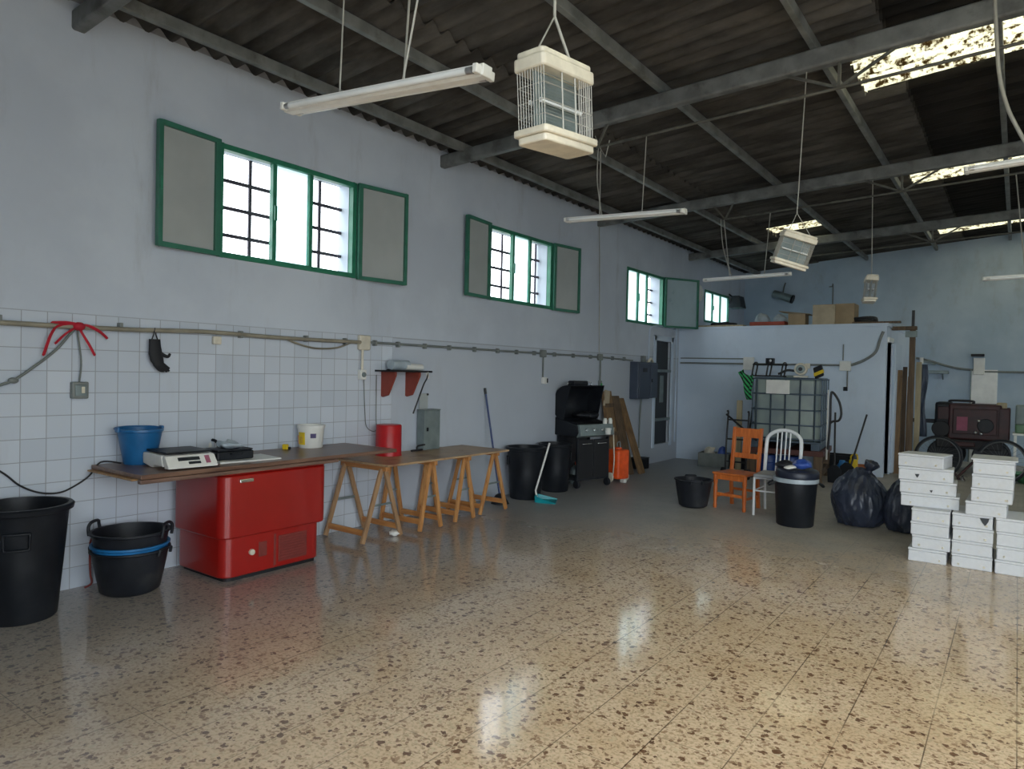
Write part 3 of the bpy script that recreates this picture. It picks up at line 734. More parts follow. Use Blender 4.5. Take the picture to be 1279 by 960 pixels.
MB().prism([(-.08,.09), (-.03,.075), (.0,.10), (.01,.06), (-.04,.05), (-.07,.06)], 'y', -.028, -.02).build('tag', M['white_plastic'], t)
p = ob(298, 574, 0)
t = thing('tool_case', 'black flat tool case with clutter on a white sheet', 'case', (p.x-.04, p.y-.05, ZB+.012), rad(86)); t.scale = (.85, .85, .75)
MB().box(-.17, .17, -.12, .12, 0, .085).build('body', M['black_plastic'], t, bev=.014)
MB().box(-.165, .165, -.115, .115, .087, .105).build('lid', M['black_rubber'], t, bev=.01)
MB().tube(spl([(-.05, -.125, .06), (-.045, -.15, .07), (.045, -.15, .07), (.05, -.125, .06)], 4), .008, 8).build('handle', M['black_plastic'], t, smooth=60)
MB().box(.17, .2, -.05, .05, .02, .055).build('latch', M['black_plastic'], t, bev=.006)
tag(MB().box(-.24, .24, -.16, .16, 0, .012).build('white_sheet', M['white_plastic'], loc=(p.x, p.y+.03, ZB), bev=.003), 'thin white sheet under the black tool case', 'sheet').rotation_euler = (0,0,rad(84))
t = thing('crumpled_film', 'crumpled clear film on top of the black case', 'film', (p.x-.04, p.y-.05, ZB+.093))
m = MB().ball((0,0,.02), .09, 1.3, .8, .3, 20, 12)
for v in m.bm.verts: v.co += Vector((noise.noise(v.co*22), noise.noise(v.co*22+Vector((9,0,0))), .7*noise.noise(v.co*22+Vector((0,9,0)))+.1))*.03
m.build('film', M['clear_bag'], t, smooth=30)
p = ob(357, 561, .05)
t = thing('tape_measure', 'yellow and black tape measure left of the white paint bucket', 'tape measure', (p.x, p.y, ZB), rad(35)); t.scale = (.75, .75, .75)
MB().box(-.035, .035, -.02, .02, 0, .06).build('case', M['yellow'], t, bev=.012)
MB().box(.035, .06, -.018, .018, 0, .03).build('grip', M['black_plastic'], t, bev=.006)
p = ob(387, 558, .12)
t = thing('paint_bucket', 'white paint bucket with yellow label on the dark board', 'paint bucket', (p.x, p.y, ZB), rad(-40))
MB().lathe([(.01,.0), (.10,0), (.103,.006), (.115,.17), (.122,.172), (.122,.2), (.114,.202), (.112,.18), (.10,.01), (.01,.008)], n=40).build('body', M['white_plastic'], t, smooth=40)
def band(m, a0, a1, z0, z1, r_at, off=.0015, n=10):
    m._poly([[Vector((math.cos(a)*(r_at(z)+o), math.sin(a)*(r_at(z)+o), z)) for z, o in ((z0,-.002),(z1,-.002),(z1,off),(z0,off))] for a in [a0+(a1-a0)*i/n for i in range(n+1)]])
    return m
ra = lambda z: .103+.012*(z/.17)
lb = band(MB(), rad(-62), rad(-25), .03, .14, ra).build('label', M['yellow'], t, smooth=40)
band(MB(), rad(-52), rad(-36), .045, .10, ra, .0025).build('label_block', mat('label_ochre', lin(205,165,60), .6), lb, smooth=40)
band(MB(), rad(-84), rad(-66), .035, .11, ra).build('label', mat('label_peach', lin(230,170,120), .6), t, smooth=40)
band(MB(), rad(0), rad(26), .09, .13, ra).build('label', mat('label_violet', lin(80,70,110), .6), t, smooth=40)
MB().tube(spl([(math.cos(rad(a))*.125, math.sin(rad(a))*.125, .198) for a in (-60, -20, 30, 80, 120)], 5), .004, 6).build('bail_handle', M['white_plastic'], t, smooth=60)

# ================================================================== TRESTLES AND THEIR BOARD
ZT = .705
def trestle(label, y, half, x0, x1, mt, h=ZT-.022, rot=0.0, grp='trestles under the board'):
    xm = (x0+x1)/2
    t = thing('trestle', label, 'trestle', (xm, y, 0), rot, grp)
    a, b = x0-xm, x1-xm
    MB().beam((a-.06, 0, h-.025), (b+.06, 0, h-.025), .045, .05).build('top_rail', M['pine_x'], t, bev=.004)
    for x in (a, b):
        for s in (1, -1):
            MB().beam((x, s*.02, h-.03), (x, s*half, .008), .042, .026, (1,0,0)).build('leg', mt, t, bev=.003)
        k = .52
        MB().beam((x, -(.02+(half-.02)*k), h*(1-k)), (x, .02+(half-.02)*k, h*(1-k)), .012, .018).build('spreader', M['grey_metal'], t, bev=.002)
    for s in (1, -1):
        yy = s*(.02+(half-.02)*.86)
        MB().beam((a, yy, h*.14), (b, yy, h*.14), .025, .05).build('lower_rail', M['pine_x'], t, bev=.003)
    return t
trestle('pine trestle nearest the red freezer, under the front end of the ply', 4.40, .235, -5.14, -4.64, M['pine_dull'])
trestle('narrow half folded pine trestle, second from the red freezer', 5.0, .15, -5.14, -4.60, M['pine'], rot=rad(0))
trestle('pine trestle third from the freezer, under the middle of the ply', 5.54, .15, -5.14, -4.62, M['pine'])
trestle('pine trestle farthest from the freezer, beside the black bins', 6.08, .235, -5.12, -4.66, M['pine'])
p = onZ(500, 658)
t = thing('plywood_top', 'stained plywood sheet resting on the pine trestles', 'table top', (-4.82, 5.22, ZT-.02))
MB().box(-.36, .32, -.9, .92, 0, .02).build('sheet', M['ply'], t, bev=.003)
o = MB().lathe([(.01, .305), (.118,.305), (.123,.30), (.126,.295), (.128,.01), (.131,.0), (.123,.0), (.01,.003)], n=44).build('red_drum', M['red_plastic'], smooth=40)
q = onZ(486, 566, ZT); q.x = max(q.x, W0+.16)
o.location = (q.x+.02, q.y-.1, ZT); tag(o, 'upturned plain red bucket on the end of the plywood', 'bucket')
q = onZ(538, 556, ZT); qy = q.y
t = thing('metal_box', 'tall grey sheet metal box standing on the plywood', 'metal box', (W0+.07, onX(538, 530, W0+.1).y, ZT))
MB().box(-.05, .06, -.125, .125, 0, .42).build('casing', M['grey_metal'], t, bev=.006)
MB().box(-.052, .064, -.13, .13, .42, .432).build('lid', M['grey_metal'], t, bev=.004)
MB().box(.06, .075, -.09, -.07, .2, .24).build('latch', M['black_plastic'], t, bev=.003)
MB().box(-.05, -.04, -.1, .03, .43, .60).build('back_plate', M['panel_grey'], t, bev=.003)
MB().cyl((-.04, .02, .59), (-.03, .02, .59), .012, n=10).build('screw', M['black_plastic'], t)
q = onZ(520, 563, ZT); q.x = max(q.x, W0+.12)
t = thing('hand_clamp', 'dark iron clamp lying between red bucket and metal box', 'clamp', (q.x+.03, q.y, ZT))
MB().tube(spl([(0,-.1,.012), (0,.0,.012), (0,.06,.014)], 4), .010, 8).build('bar', M['cable_black'], t, smooth=60)
MB().tube(spl([(0,-.02,.012), (0,-.015,.05), (0,.04,.06), (0,.1,.062)], 4), .009, 8).build('arm', M['cable_black'], t, smooth=60)
# white rag by the first trestle's foot
q = onZ(493, 666)
m = MB().ball((0,0,.02), .05, 1.2, .9, .5, 16, 10)
for v in m.bm.verts: v.co += Vector((noise.noise(v.co*30), noise.noise(v.co*30+Vector((7,0,0))), .3*noise.noise(v.co*30+Vector((0,7,0)))))*.02
zmin = min(v.co.z for v in m.bm.verts)
tag(m.build('paper_scrap', M['white_plastic'], loc=(q.x+.06, q.y-.06, -zmin), smooth=30), 'crumpled white scrap on the floor by the second trestle', 'paper')

# ================================================================== MOP, BLACK BINS, DUSTPAN
a = onX(607, 490, W0+.03)
t = thing('floor_mop', 'blue handled mop leaning on the wall by the trestles', 'mop', (W0+.30, 6.55, 0))
top = a - Vector((W0+.30, 6.55, 0))
MB().tube([(0,0,.06), top], .012, 10).build('handle', M['navy_pole'], t, smooth=60)
MB().tube([top*.985+Vector((0,0,.001)), top*1.04], .016, 10).build('grip', M['cable_black'], t, smooth=60)
m = MB().lathe([(.02,.12), (.05,.10), (.09,.04), (.11,.0), (.02,0)], n=28)
for v in m.bm.verts: v.co += Vector((noise.noise(v.co*40), noise.noise(v.co*40+Vector((5,0,0))), 0))*.015
m.build('mop_head', M['black_rubber'], t, smooth=40)
p = onX(655, 600, W0+.28)
bin_big('rubbish_bin', 'tall black plastic bin standing between the trestles and dustpan', (max(p.x, W0+.30), p.y, 0), rad(-50), .24, .19, .64)
p = onX(693, 600, W0+.26)
bin_big('rubbish_bin', 'black plastic bin standing just left of the barbecue', (max(p.x, W0+.28), p.y-.02, 0), rad(-50), .212, .175, .63)
p = onZ(682, 626)
t = thing('long_dustpan', 'turquoise dustpan with a long white handle on the floor', 'dustpan', (p.x, p.y, 0), rad(118))
m = MB()
m._poly([[Vector((x*s, y, z)) for x, z in ((-1,.0),(1,.0),(1.05,hh),(.98,hh),(.93,.008),(-.93,.008),(-.98,hh),(-1.05,hh))] for y, s, hh in ((-.13,.15,.012),(.02,.13,.05),(.10,.10,.07),(.115,.095,.07))])
m.build('pan', M['teal'], t, smooth=30)
MB().box(-.09, .09, .105, .125, .0, .08).build('back_plate', M['teal'], t, bev=.006)
top = onX(687, 553, p.x-.0) - Vector((p.x, p.y, 0)); top = Matrix.Rotation(-rad(118), 3, 'Z') @ top
MB().tube([(0,.11,.05), (0,.125,.13), top], .012, 10).build('handle', M['white_plastic'], t, smooth=60)
# ================================================================== BARBECUE AND ITS NEIGHBOURS
t = thing('gas_barbecue', 'black gas barbecue with open hood against the left wall', 'barbecue', (-4.90, 8.44, 0), rad(-16))
# local: front faces +x, width along y
BW = .30
MB().box(-.2, .2, -BW, BW, .10, .14).build('base_shelf', M['black_plastic'], t, bev=.006)
for y in (-BW+.01, BW-.01):
    for x in (-.19, .19): MB().box(x-.016, x+.016, y-.016, y+.016, .05, .72).build('leg', M['black_plastic'], t, bev=.004)
    MB().cyl((.19, y-.02, .055), (.19, y+.02, .055), .055, n=20).build('wheel', M['black_rubber'], t, smooth=40, bev=.008)
MB().box(-.21, -.195, -BW+.01, BW-.01, .14, .72).build('back_panel', M['black_plastic'], t, bev=.004)
for y0, y1 in ((-BW+.02, -.004), (.004, BW-.02)):
    d = MB().box(.195, .212, y0, y1, .13, .66).build('cabinet_door', M['black_matte'], t, bev=.008)
    MB().tube(spl([(.212, (y0+y1)/2-.08, .60), (.237, (y0+y1)/2-.07, .605), (.237, (y0+y1)/2+.07, .605), (.212, (y0+y1)/2+.08, .60)], 4), .006, 8).build('door_handle', M['chrome'], d, smooth=60)
MB().prism([(-.24,.70), (.2,.70), (.24,.76), (.22,.86), (-.24,.95)], 'y', -BW-.03, BW+.03).build('firebox', M['black_plastic'], t, bev=.012)
cp = MB().prism([(.2,.69), (.285,.72), (.25,.87), (.2,.87)], 'y', -BW-.02, BW+.02).build('control_panel', M['grey_metal'], t, bev=.006)
for y in (-.22, -.07, .08, .23): MB().cyl((.262, y, .79), (.30, y, .80), .026, .022, n=18).build('knob', M['chrome'], cp, smooth=40, bev=.004)
m = MB()
for i in range(18): m.cyl((-.2, -.27+.032*i, .92), (.2, -.27+.032*i, .875), .005, n=6)
m.build('cooking_grate', M['black_matte'], t)
# hood, hinged up: a curved shell open towards the front
arc = [(-.06,.92), (-.16,.93), (-.245,.99), (-.28,1.09), (-.265,1.21), (-.21,1.31), (-.10,1.38), (.06,1.40)]
hd = MB()
P1 = [(q.x, q.z) for q in spl([(a, 0, b) for a, b in arc], 4)]
c = Vector((.04, 1.1)); P2 = [tuple(Vector(p)+(c-Vector(p)).normalized()*.012) for p in P1]
hd.prism(P1+P2[::-1], 'y', -BW-.03, BW+.03)
hood_o = hd.build('hood', M['black_plastic'], t, smooth=40)
for y in (-BW-.03, BW+.018):
    MB().prism(P1+[(-.02,1.10)], 'y', y, y+.012).build('hood_side', M['black_plastic'], hood_o, smooth=40)
MB().tube(spl([(-.10, -.2, 1.38), (-.10, -.2, 1.44), (-.10, .2, 1.44), (-.10, .2, 1.38)], 3), .011, 8).build('hood_handle', M['chrome'], hood_o, smooth=60)
MB().box(-.12, .02, -.22, .06, 1.395, 1.46).build('thermometer_box', M['black_plastic'], hood_o, bev=.02)
# folded cover lying over the grate
m = MB().ball((0,0,0), .22, .8, 1.1, .22, 24, 14)
for v in m.bm.verts: v.co += Vector((noise.noise(v.co*9), noise.noise(v.co*9+Vector((5,0,0))), .6*noise.noise(v.co*9+Vector((0,5,0)))))*.05
tag(m.build('grill_cover', M['black_rubber'], loc=(-4.85, 8.42, .985), smooth=50), 'crumpled black cover lying over the barbecue grate', 'cover')
t = thing('metal_cup', 'white enamel cup hanging off the barbecue control panel', 'cup', (-4.535, 8.48, .78))
MB().lathe([(.01,-.045), (.035,-.045), (.04,.04), (.036,.04), (.032,-.038), (.01,-.038)], n=20).build('body', M['white_plastic'], t, smooth=40)
MB().tube(spl([(0,-.035,.03), (0,-.07,.02), (0,-.065,-.02), (0,-.035,-.03)], 5), .005, 6).build('handle', M['white_plastic'], t, smooth=60)
for i, (y, lb) in enumerate(((8.54, 'small white jar on the barbecue side, nearer the camera'), (8.64, 'small white jar on the barbecue side, nearer the leaning boards'))):
    o = MB().lathe([(.01,0), (.03,0), (.032,.05), (.024,.06), (.024,.075), (.01,.078)], n=18).build('small_jar', M['white_plastic'], loc=(-4.62+.28*(y-8.54), y, .872), smooth=40); tag(o, lb, 'jar', 'jars on the barbecue')
t = thing('gas_bottle', 'small silver gas bottle standing beside the barbecue cabinet', 'gas bottle', (onZ(722,603).x, onZ(722,603).y-.10, 0))
MB().lathe([(.045,0), (.06,.01), (.065,.05), (.065,.18), (.05,.23), (.02,.25), (.01,.28)], n=24).build('body', M['grey_metal'], t, smooth=50)
MB().cyl((0,0,.27), (0,0,.31), .014, n=10).build('valve', M['chrome'], t)
# orange wheeled sprayer
p = onZ(770, 603)
t = thing('wheeled_sprayer', 'orange wheeled sprayer tank standing right of the barbecue', 'sprayer', (p.x-.06, p.y+.16, 0), rad(-20))
MB().prism(rrect(-.13, .13, -.12, .12, .05), 'z', .05, .47).build('tank', M['orange'], t, smooth=40, bev=.02)
MB().cyl((0,0,.46), (0,0,.50), .05, n=18).build('cap', M['orange'], t, smooth=40, bev=.006)
MB().tube(spl([(-.02,.0,.5), (-.02,.0,.56), (.03,.0,.58), (.04,0,.5)], 4), .009, 8).build('carry_handle', M['grey_metal'], t, smooth=60)
for s in (-1, 1): MB().cyl((.0, s*.135, .07), (.0, s*.165, .07), .07, n=22).build('wheel', M['cream'], t, smooth=40, bev=.008)
MB().tube(spl([(.05,-.14,.12), (.09,-.16,.3), (.07,-.15,.5), (.02,-.12,.72), (-.05,-.05,.78)], 6), .009, 8).build('hose', M['cream'], t, smooth=60)
MB().box(.08, .16, -.03, .03, .0, .05).build('foot', M['white_plastic'], t, bev=.008)
# brown boards leaning on the wall
def leaner(name, label, cat, y, w, h, lean, mt, x0=0.0, th=.05, grp=None, slats=0, roll=0.0):
    t = thing(name, label, cat, (W0+.03+x0, y, 0), 0, grp, rot=(roll, 0, 0))
    d = Vector((-lean, 0, h))
    q = [[Vector((lean+x, yy, 0)) for x, yy in ((0,-w/2),(th,-w/2),(th,w/2),(0,w/2))], [Vector((x, yy, h)) for x, yy in ((0,-w/2),(th,-w/2),(th,w/2),(0,w/2))]]
    MB()._poly(q).build('plank', mt, t, bev=.006)
    for i in range(slats):
        k = (i+.5)/slats
        MB().box(lean*(1-k)+th, lean*(1-k)+th+.02, -w/2, w/2, h*k-.03, h*k+.03).build('cross_slat', M['old_wood'], t, bev=.004)
    return t
leaner('leaning_board', 'tall brown board leaning on the wall behind the barbecue', 'board', 9.52, .26, 1.30, .22, M['old_wood2'], .02, .05, 'leaning brown boards', 3)
leaner('leaning_board', 'brown board leaning in the middle of the wall bundle', 'board', 9.82, .26, 1.22, .30, M['old_wood'], .0, .05, 'leaning brown boards')
leaner('leaning_board', 'brown board tilted away at the right of the leaning bundle', 'board', 10.10, .16, 1.18, .38, M['old_wood2'], .0, .05, 'leaning brown boards', roll=rad(3))
o = MB().prism([(-.08,0), (.06,0), (.08,.22), (-.05,.24)], 'x', 0, .03).build('paper_sack', M['cardboard_pale'], loc=(W0+.10, 9.50, 1.30)); tag(o, 'pale paper piece stuck atop the leaning boards', 'paper'); o.location = (W0+.105, 9.46, 1.08)
p = onZ(801, 583)
t = thing('low_crate', 'small black box on the floor below the electric cabinets', 'box', (W0+.14, 10.62, 0))
MB().box(-.12, .12, -.13, .13, 0, .17).build('body', M['black_plastic'], t, bev=.012)
MB().box(-.125, .125, -.135, .135, .17, .185).build('lid', M['black_rubber'], t, bev=.006)

# ================================================================== TANK AND CLUTTER BEFORE THE PARTITION
IX, IY = -2.92, 11.55
t = thing('liquid_tank', 'milky caged liquid tank before the partition wall', 'tank', (IX, IY, .48), rad(6))
hw, hd_, z0, z1 = .50, .55, .13, 1.08
MB().prism(rrect(-hw+.03, hw-.03, -hd_+.03, hd_-.03, .1), 'z', z0, z1).build('bottle', M['ibc'], t, smooth=40, bev=.04, seg=3)
MB().lathe([(.12,z1-.01), (.12,z1+.03), (.10,z1+.045), (.01,z1+.045)], n=24).build('lid', M['ibc'], t, smooth=40)
m = MB()
for z in (z0+.03, .37, .60, .84, 1.07):
    q = rrect(-hw, hw, -hd_, hd_, .08)
    m.tube([Vector((a, b, z)) for a, b in q], .013, 6, loop=True)
for i in range(5):
    x = -hw+.08+(2*hw-.16)*i/4
    for y in (-hd_, hd_): m.tube([(x, y-.0, z0), (x, y, z1)], .012, 6)
for i in range(4):
    y = -hd_+.12+(2*hd_-.24)*i/3
    for x in (-hw, hw): m.tube([(x, y, z0), (x, y, z1)], .012, 6)
m.tube([(-hw, -hd_*.5, z1), (hw, -hd_*.5, z1)], .013, 6); m.tube([(-hw, hd_*.5, z1), (hw, hd_*.5, z1)], .013, 6)
m.build('cage', M['cage'], t, smooth=60)
MB().box(-.28, .06, -hd_-.022, -hd_-.014, .84, 1.05).build('label_plate', M['white_plastic'], t, bev=.002)
m = MB().box(-hw-.02, hw+.02, -hd_-.02, hd_+.02, .10, .13)
for x in (-hw+.06, 0, hw-.06): m.box(x-.06, x+.06, -hd_-.02, hd_+.02, 0, .1)
m.build('pallet', M['cage'], t, bev=.006)
MB().cyl((-.05, -hd_-.08, .2), (-.05, -hd_+.04, .2), .045, n=16).build('outlet_valve', M['black_plastic'], t, smooth=40)
# stand under the tank
t = thing('tank_stand', 'dark brown timber stand carrying the caged liquid tank', 'stand', (IX, IY, 0), rad(6))
for x in (-.48, .48):
    for y in (-.5, .5): MB().box(x-.06, x+.06, y-.06, y+.06, 0, .40).build('post', M['old_wood'], t, bev=.006)
MB().box(-.56, .56, -.6, .6, .40, .48).build('deck', mat('dark_red_brown_timber', lin(88, 48, 40), .6), t, bev=.006)
MB().box(.46, .54, -.5, .5, .1, .2).build('rail', M['old_wood'], t, bev=.006)
def drum(label, x, y, r=.15, h=.36, mt=None):
    t = thing('blue_drum', label, 'drum', (x, y, 0), 0, 'blue drums under the tank')
    MB().lathe([(.01,0), (r-.01,0), (r,.015), (r,h*.33), (r+.008,h*.35), (r,h*.37), (r,h*.66), (r+.008,h*.68), (r,h*.70), (r,h-.015), (r-.01,h), (.01,h)], n=28).build('body', mt or M['blue_plastic'], t, smooth=40)
    MB().cyl((0, r*.5, h), (0, r*.5, h+.02), .03, n=14).build('bung', M['black_plastic'], t, smooth=40)
dk = mat('deep_blue_drum', lin(26, 58, 120), .4)
drum('deep blue drum under the tank behind the orange chair', IX-.22, IY-.36, mt=dk)
drum('deep blue drum under the tank behind the white chair', IX+.12, IY-.34, mt=dk)
# on top of the tank
ZI = .48+1.095
t = thing('metal_rack', 'dark metal rack lying on the left of the caged tank', 'rack', (IX-.28, IY-.2, ZI+.005), rad(4))
m = MB()
for x in (-.22, .0, .22): m.tube(spl([(x-.03,-.12,.0), (x,-.12,.2), (x,.12,.2), (x-.03,.12,0)], 3), .013, 6)
m.tube([(-.24,-.12,.19), (.24,-.12,.19)], .013, 6); m.tube([(-.24,.12,.19), (.24,.12,.19)], .013, 6)
m.tube([(-.27,-.12,.01), (.27,-.12,.01)], .013, 6); m.tube([(-.27,.12,.01), (.27,.12,.01)], .013, 6)
m.build('tubes', M['cable_black'], t, smooth=60)
t = thing('control_box', 'small black control box above the left of the caged tank', 'box', (IX-.28, IY-.2, ZI+.209))
MB().box(-.06, .06, -.05, .05, 0, .09).build('body', M['black_plastic'], t, bev=.008)
MB().cyl((.02, -.05, .05), (.02, -.06, .05), .02, n=14).build('dial', M['chrome'], t)
t = thing('water_pump', 'cream electric pump sitting on top of the caged tank', 'pump', (IX+.20, IY-.25, ZI), rad(10))
MB().box(-.10, .10, -.08, .1, 0, .03).build('foot', M['cream'], t, bev=.005)
MB().cyl((0, -.10, .13), (0, .12, .13), .095, n=24).build('motor', M['cream'], t, smooth=40, bev=.01)
MB().cyl((0, -.13, .13), (0, -.10, .13), .065, n=24).build('front_cover', M['grey_metal'], t, smooth=40, bev=.006)
MB().cyl((0, -.14, .13), (0, -.13, .13), .03, n=16).build('hub', M['black_plastic'], t, smooth=40)
MB().tube(spl([(-.08,0,.1), (-.2,0,.11), (-.30,0,.06), (-.33,0,.05)], 4), .018, 8).build('pipe', M['cable_black'], t, smooth=60)
MB().box(.06, .13, -.05, .06, .14, .22).build('terminal_box', M['cream'], t, bev=.006)
t = thing('yellow_spanner_head', 'yellow and black tool head at the right of the tank top', 'tool', (IX+.52, IY-.42, ZI-.03)); t.scale = (.9, 1, 1.35); t.name = 'yellow_tool'
MB().box(-.07, .07, -.03, .03, .03, .16).build('head', M['black_plastic'], t, bev=.012).rotation_euler = (0, rad(-18), 0)
MB().box(-.075, .075, -.035, .035, .06, .10).build('band', M['yellow'], t, bev=.006).rotation_euler = (0, rad(-18), 0)
# striped cloth over the left corner
a0 = Vector((IX-.465, IY-.625, ZI-.0))
t = thing('striped_cloth', 'green and black striped cloth draped over the tank corner', 'cloth', a0)
def stripes():
    q = NT('green_black_stripes'); co = q.coord(); v = q.n('Mapping', {'Vector': co, 'Rotation': (0, rad(40), 0)}).outputs[0]
    w = q.n('TexWave', {'Vector': v, 'Scale': 7.0, 'Distortion': 1.2}); k = q.smooth(w.outputs[1], .45, .55)
    return q.done(q.n('BsdfPrincipled', {'Base Color': q.mix(k, lin(60,176,104), lin(16,26,24)), 'Roughness': .8}).outputs[0])
m = MB(); N_ = 14
V = {}
for i in range(N_+1):
    for j in range(9):
        u = i/N_; v = j/8
        w = (.13*(1-u*.7))
        V[i,j] = m.bm.verts.new((-.06+.07*u+(v-.5)*2*w*.9+.03*math.sin(v*9+u*3), .03*math.sin(v*11)+.02*math.sin(u*7)-.03, .06-.42*u+.05*math.sin(v*6)*(1-u)))
for i in range(N_):
    for j in range(8): m.bm.faces.new((V[i,j], V[i,j+1], V[i+1,j+1], V[i+1,j]))
m.build('cloth', stripes(), t, smooth=60, solid=.008)
# hose on the right side of the tank
t = thing('coiled_hose', 'black hose looping beside the right side of the tank', 'hose', (IX+.66, IY-.35, 0))
MB().tube(spl([(-.02,0,.5), (.0,0,.9), (.0,0,1.3), (.03,0,1.36), (.12,0,1.22), (.15,0,1.05), (.12,0,.95), (.04,0,.93), (.0,.0,.9)], 6), .017, 8).build('hose', M['cable_black'], t, smooth=60)
MB().tube([(-.04,.02,.35), (-.04,.02,1.40)], .013, 8).build('white_pipe', M['white_plastic'], t, smooth=60)
def shovel(label, base, top, grp):
    t = thing('garden_tool', label, 'tool', base, 0, grp)
    d = Vector(top)-Vector(base)
    MB().tube([d*.12, d], .014, 8).build('handle', M['cable_black'], t, smooth=60)
    MB().prism([(-.09,.0), (.09,.0), (.10,.2), (.03,.27), (-.03,.27), (-.10,.2)], 'y', -.008, .008).build('blade', M['black_plastic'], t, bev=.004)
shovel('long dark shovel standing close to the tank side', (IX+.72, IY-.25, 0), (IX+.66, IY+.0, 1.05), 'tools beside the tank')
shovel('dark shovel leaning right, beside the tank', (IX+.80, IY+.25, 0), (IX+1.02, IY+.5, 1.02), 'tools beside the tank')
# crate, jug, basket near the partition's foot
t = thing('dark_crate', 'black open crate on the floor against the partition', 'crate', (-2.32, 12.31, 0), rad(0))
MB().box(-.24, .24, -.18, .18, 0, .02).build('base', M['black_plastic'], t)
for a in ((-.24,-.22,-.18,.18), (.22,.24,-.18,.18), (-.22,.22,-.18,-.16), (-.22,.22,.16,.18)): MB().box(*a, .0, .34).build('side', M['black_plastic'], t, bev=.004)
t = thing('blue_jug', 'light blue watering jug in front of the black crate', 'jug', (-2.22, 11.98, 0))
MB().lathe([(.01,0), (.085,0), (.09,.02), (.085,.18), (.05,.24), (.04,.28), (.01,.28)], n=24).build('body', mat('light_blue_jug', lin(60,130,190), .4), t, smooth=40)
MB().tube(spl([(.05,0,.25), (.11,0,.22), (.12,0,.12), (.085,0,.06)], 5), .012, 8).build('handle', M['blue_plastic'], t, smooth=60)
t = thing('yellow_jug', 'yellow plastic can leaning beside the blue jug', 'can', (-2.07, 12.05, 0))
MB().prism(rrect(-.06,.06,-.05,.05,.02), 'z', 0, .30).build('body', M['yellow'], t, smooth=40, bev=.012)
MB().tube(spl([(-.04,0,.3), (-.03,0,.36), (.04,0,.38), (.06,0,.3)], 5), .012, 8).build('handle', M['yellow'], t, smooth=60)
p = onZ(1078, 592)
t = thing('brown_basket', 'orange brown basket at the right foot of the partition', 'basket', (p.x+.04, p.y-.5, 0))
MB().lathe([(.01,0), (.13,0), (.14,.01), (.17,.17), (.178,.18), (.178,.195), (.165,.195), (.132,.015), (.01,.012)], n=28, sq=.8).build('body', M['basket'], t, smooth=40)
MB().tube([Vector((.174*math.cos(a), .139*math.sin(a), .197)) for a in [2*PI*i/28 for i in range(28)]], .009, 6, loop=True).build('rim', M['basket'], t, smooth=60)
t = thing('tool_crate', 'grey crate of rags on the floor left of the orange chair', 'crate', (-4.23, 11.85, 0), rad(8))
MB().box(-.26, .26, -.17, .17, 0, .02).build('base', M['grey_metal'], t)
for a in ((-.26,-.24,-.17,.17), (.24,.26,-.17,.17), (-.24,.24,-.17,-.15), (-.24,.24,.15,.17)): MB().box(*a, 0, .24).build('side', mat('dull_crate', lin(92,94,90), .6) if False else M['conduit'], t, bev=.004)
def lump(name, label, cat, loc, s, mt, f=9, amp=.05, rest=True, smooth=50, sm=24):
    m = MB().ball((0,0,0), 1, s[0], s[1], s[2], sm, sm*2//3)
    for v in m.bm.verts:
        q = v.co*f
        v.co += Vector((noise.noise(q), noise.noise(q+Vector((5,0,0))), noise.noise(q+Vector((0,5,0)))))*amp
    zm = min(v.co.z for v in m.bm.verts)
    if rest: loc = (loc[0], loc[1], loc[2]-zm)
    return tag(m.build(name, mt, loc=loc, smooth=smooth), label, cat)
lump('rag_bundle', 'pale rag bundle in the grey crate', 'rags', (-4.33, 11.83, .022), (.11,.09,.16), M['cream'], 12, .05)
lump('blue_cloth', 'blue bag lying over the right of the grey crate', 'bag', (-4.11, 11.87, .022), (.085,.08,.18), M['blue_bag'], 10, .05)
o = MB().box(-.12,.12,-.1,.1,0,.26).build('black_box', M['black_plastic'], loc=(-3.82, 11.9, 0), bev=.012); tag(o, 'small black box between grey crate and orange chair', 'box')
# thin rod and pale board behind the orange chair
tag(MB().tube([(-3.62, 11.55, 0), (-3.58, 11.75, 1.05)], .013, 8).build('thin_rod', M['cable_black'], smooth=60), 'thin dark rod standing behind the orange chair', 'rod')
t = thing('trolley_frame', 'dark metal trolley frame standing left of the caged tank', 'trolley', (-3.48, 10.55, 0))
m = MB()
for x in (-.16, .16):
    m.tube(spl([(x,.1,.05), (x,.12,.5), (x,.18,.98), (x,.14,1.03)], 4), .014, 8)
for z in (.25, .6, .9): m.tube([(-.16,.14,z), (.16,.14,z)], .012, 8)
m.tube(spl([(-.16,.1,.98), (.05,.0,.85), (.36,-.06,.62)], 4), .016, 8)
m.build('frame', M['cable_black'], t, smooth=60)
for x in (-.19, .19): MB().cyl((x-.02,.1,.08), (x+.02,.1,.08), .08, n=20).build('wheel', M['black_rubber'], t, smooth=40)
MB().box(-.18, .18, -.1, .1, .02, .04).build('foot_plate', M['grey_metal'], t, bev=.004)
o = MB().box(-.045, .045, -.015, .015, 0, 1.18).build('pale_board', M['pale_wood'], loc=(-3.70, 11.45, 0), bev=.004); tag(o, 'narrow pale board standing left of the trolley frame', 'board')

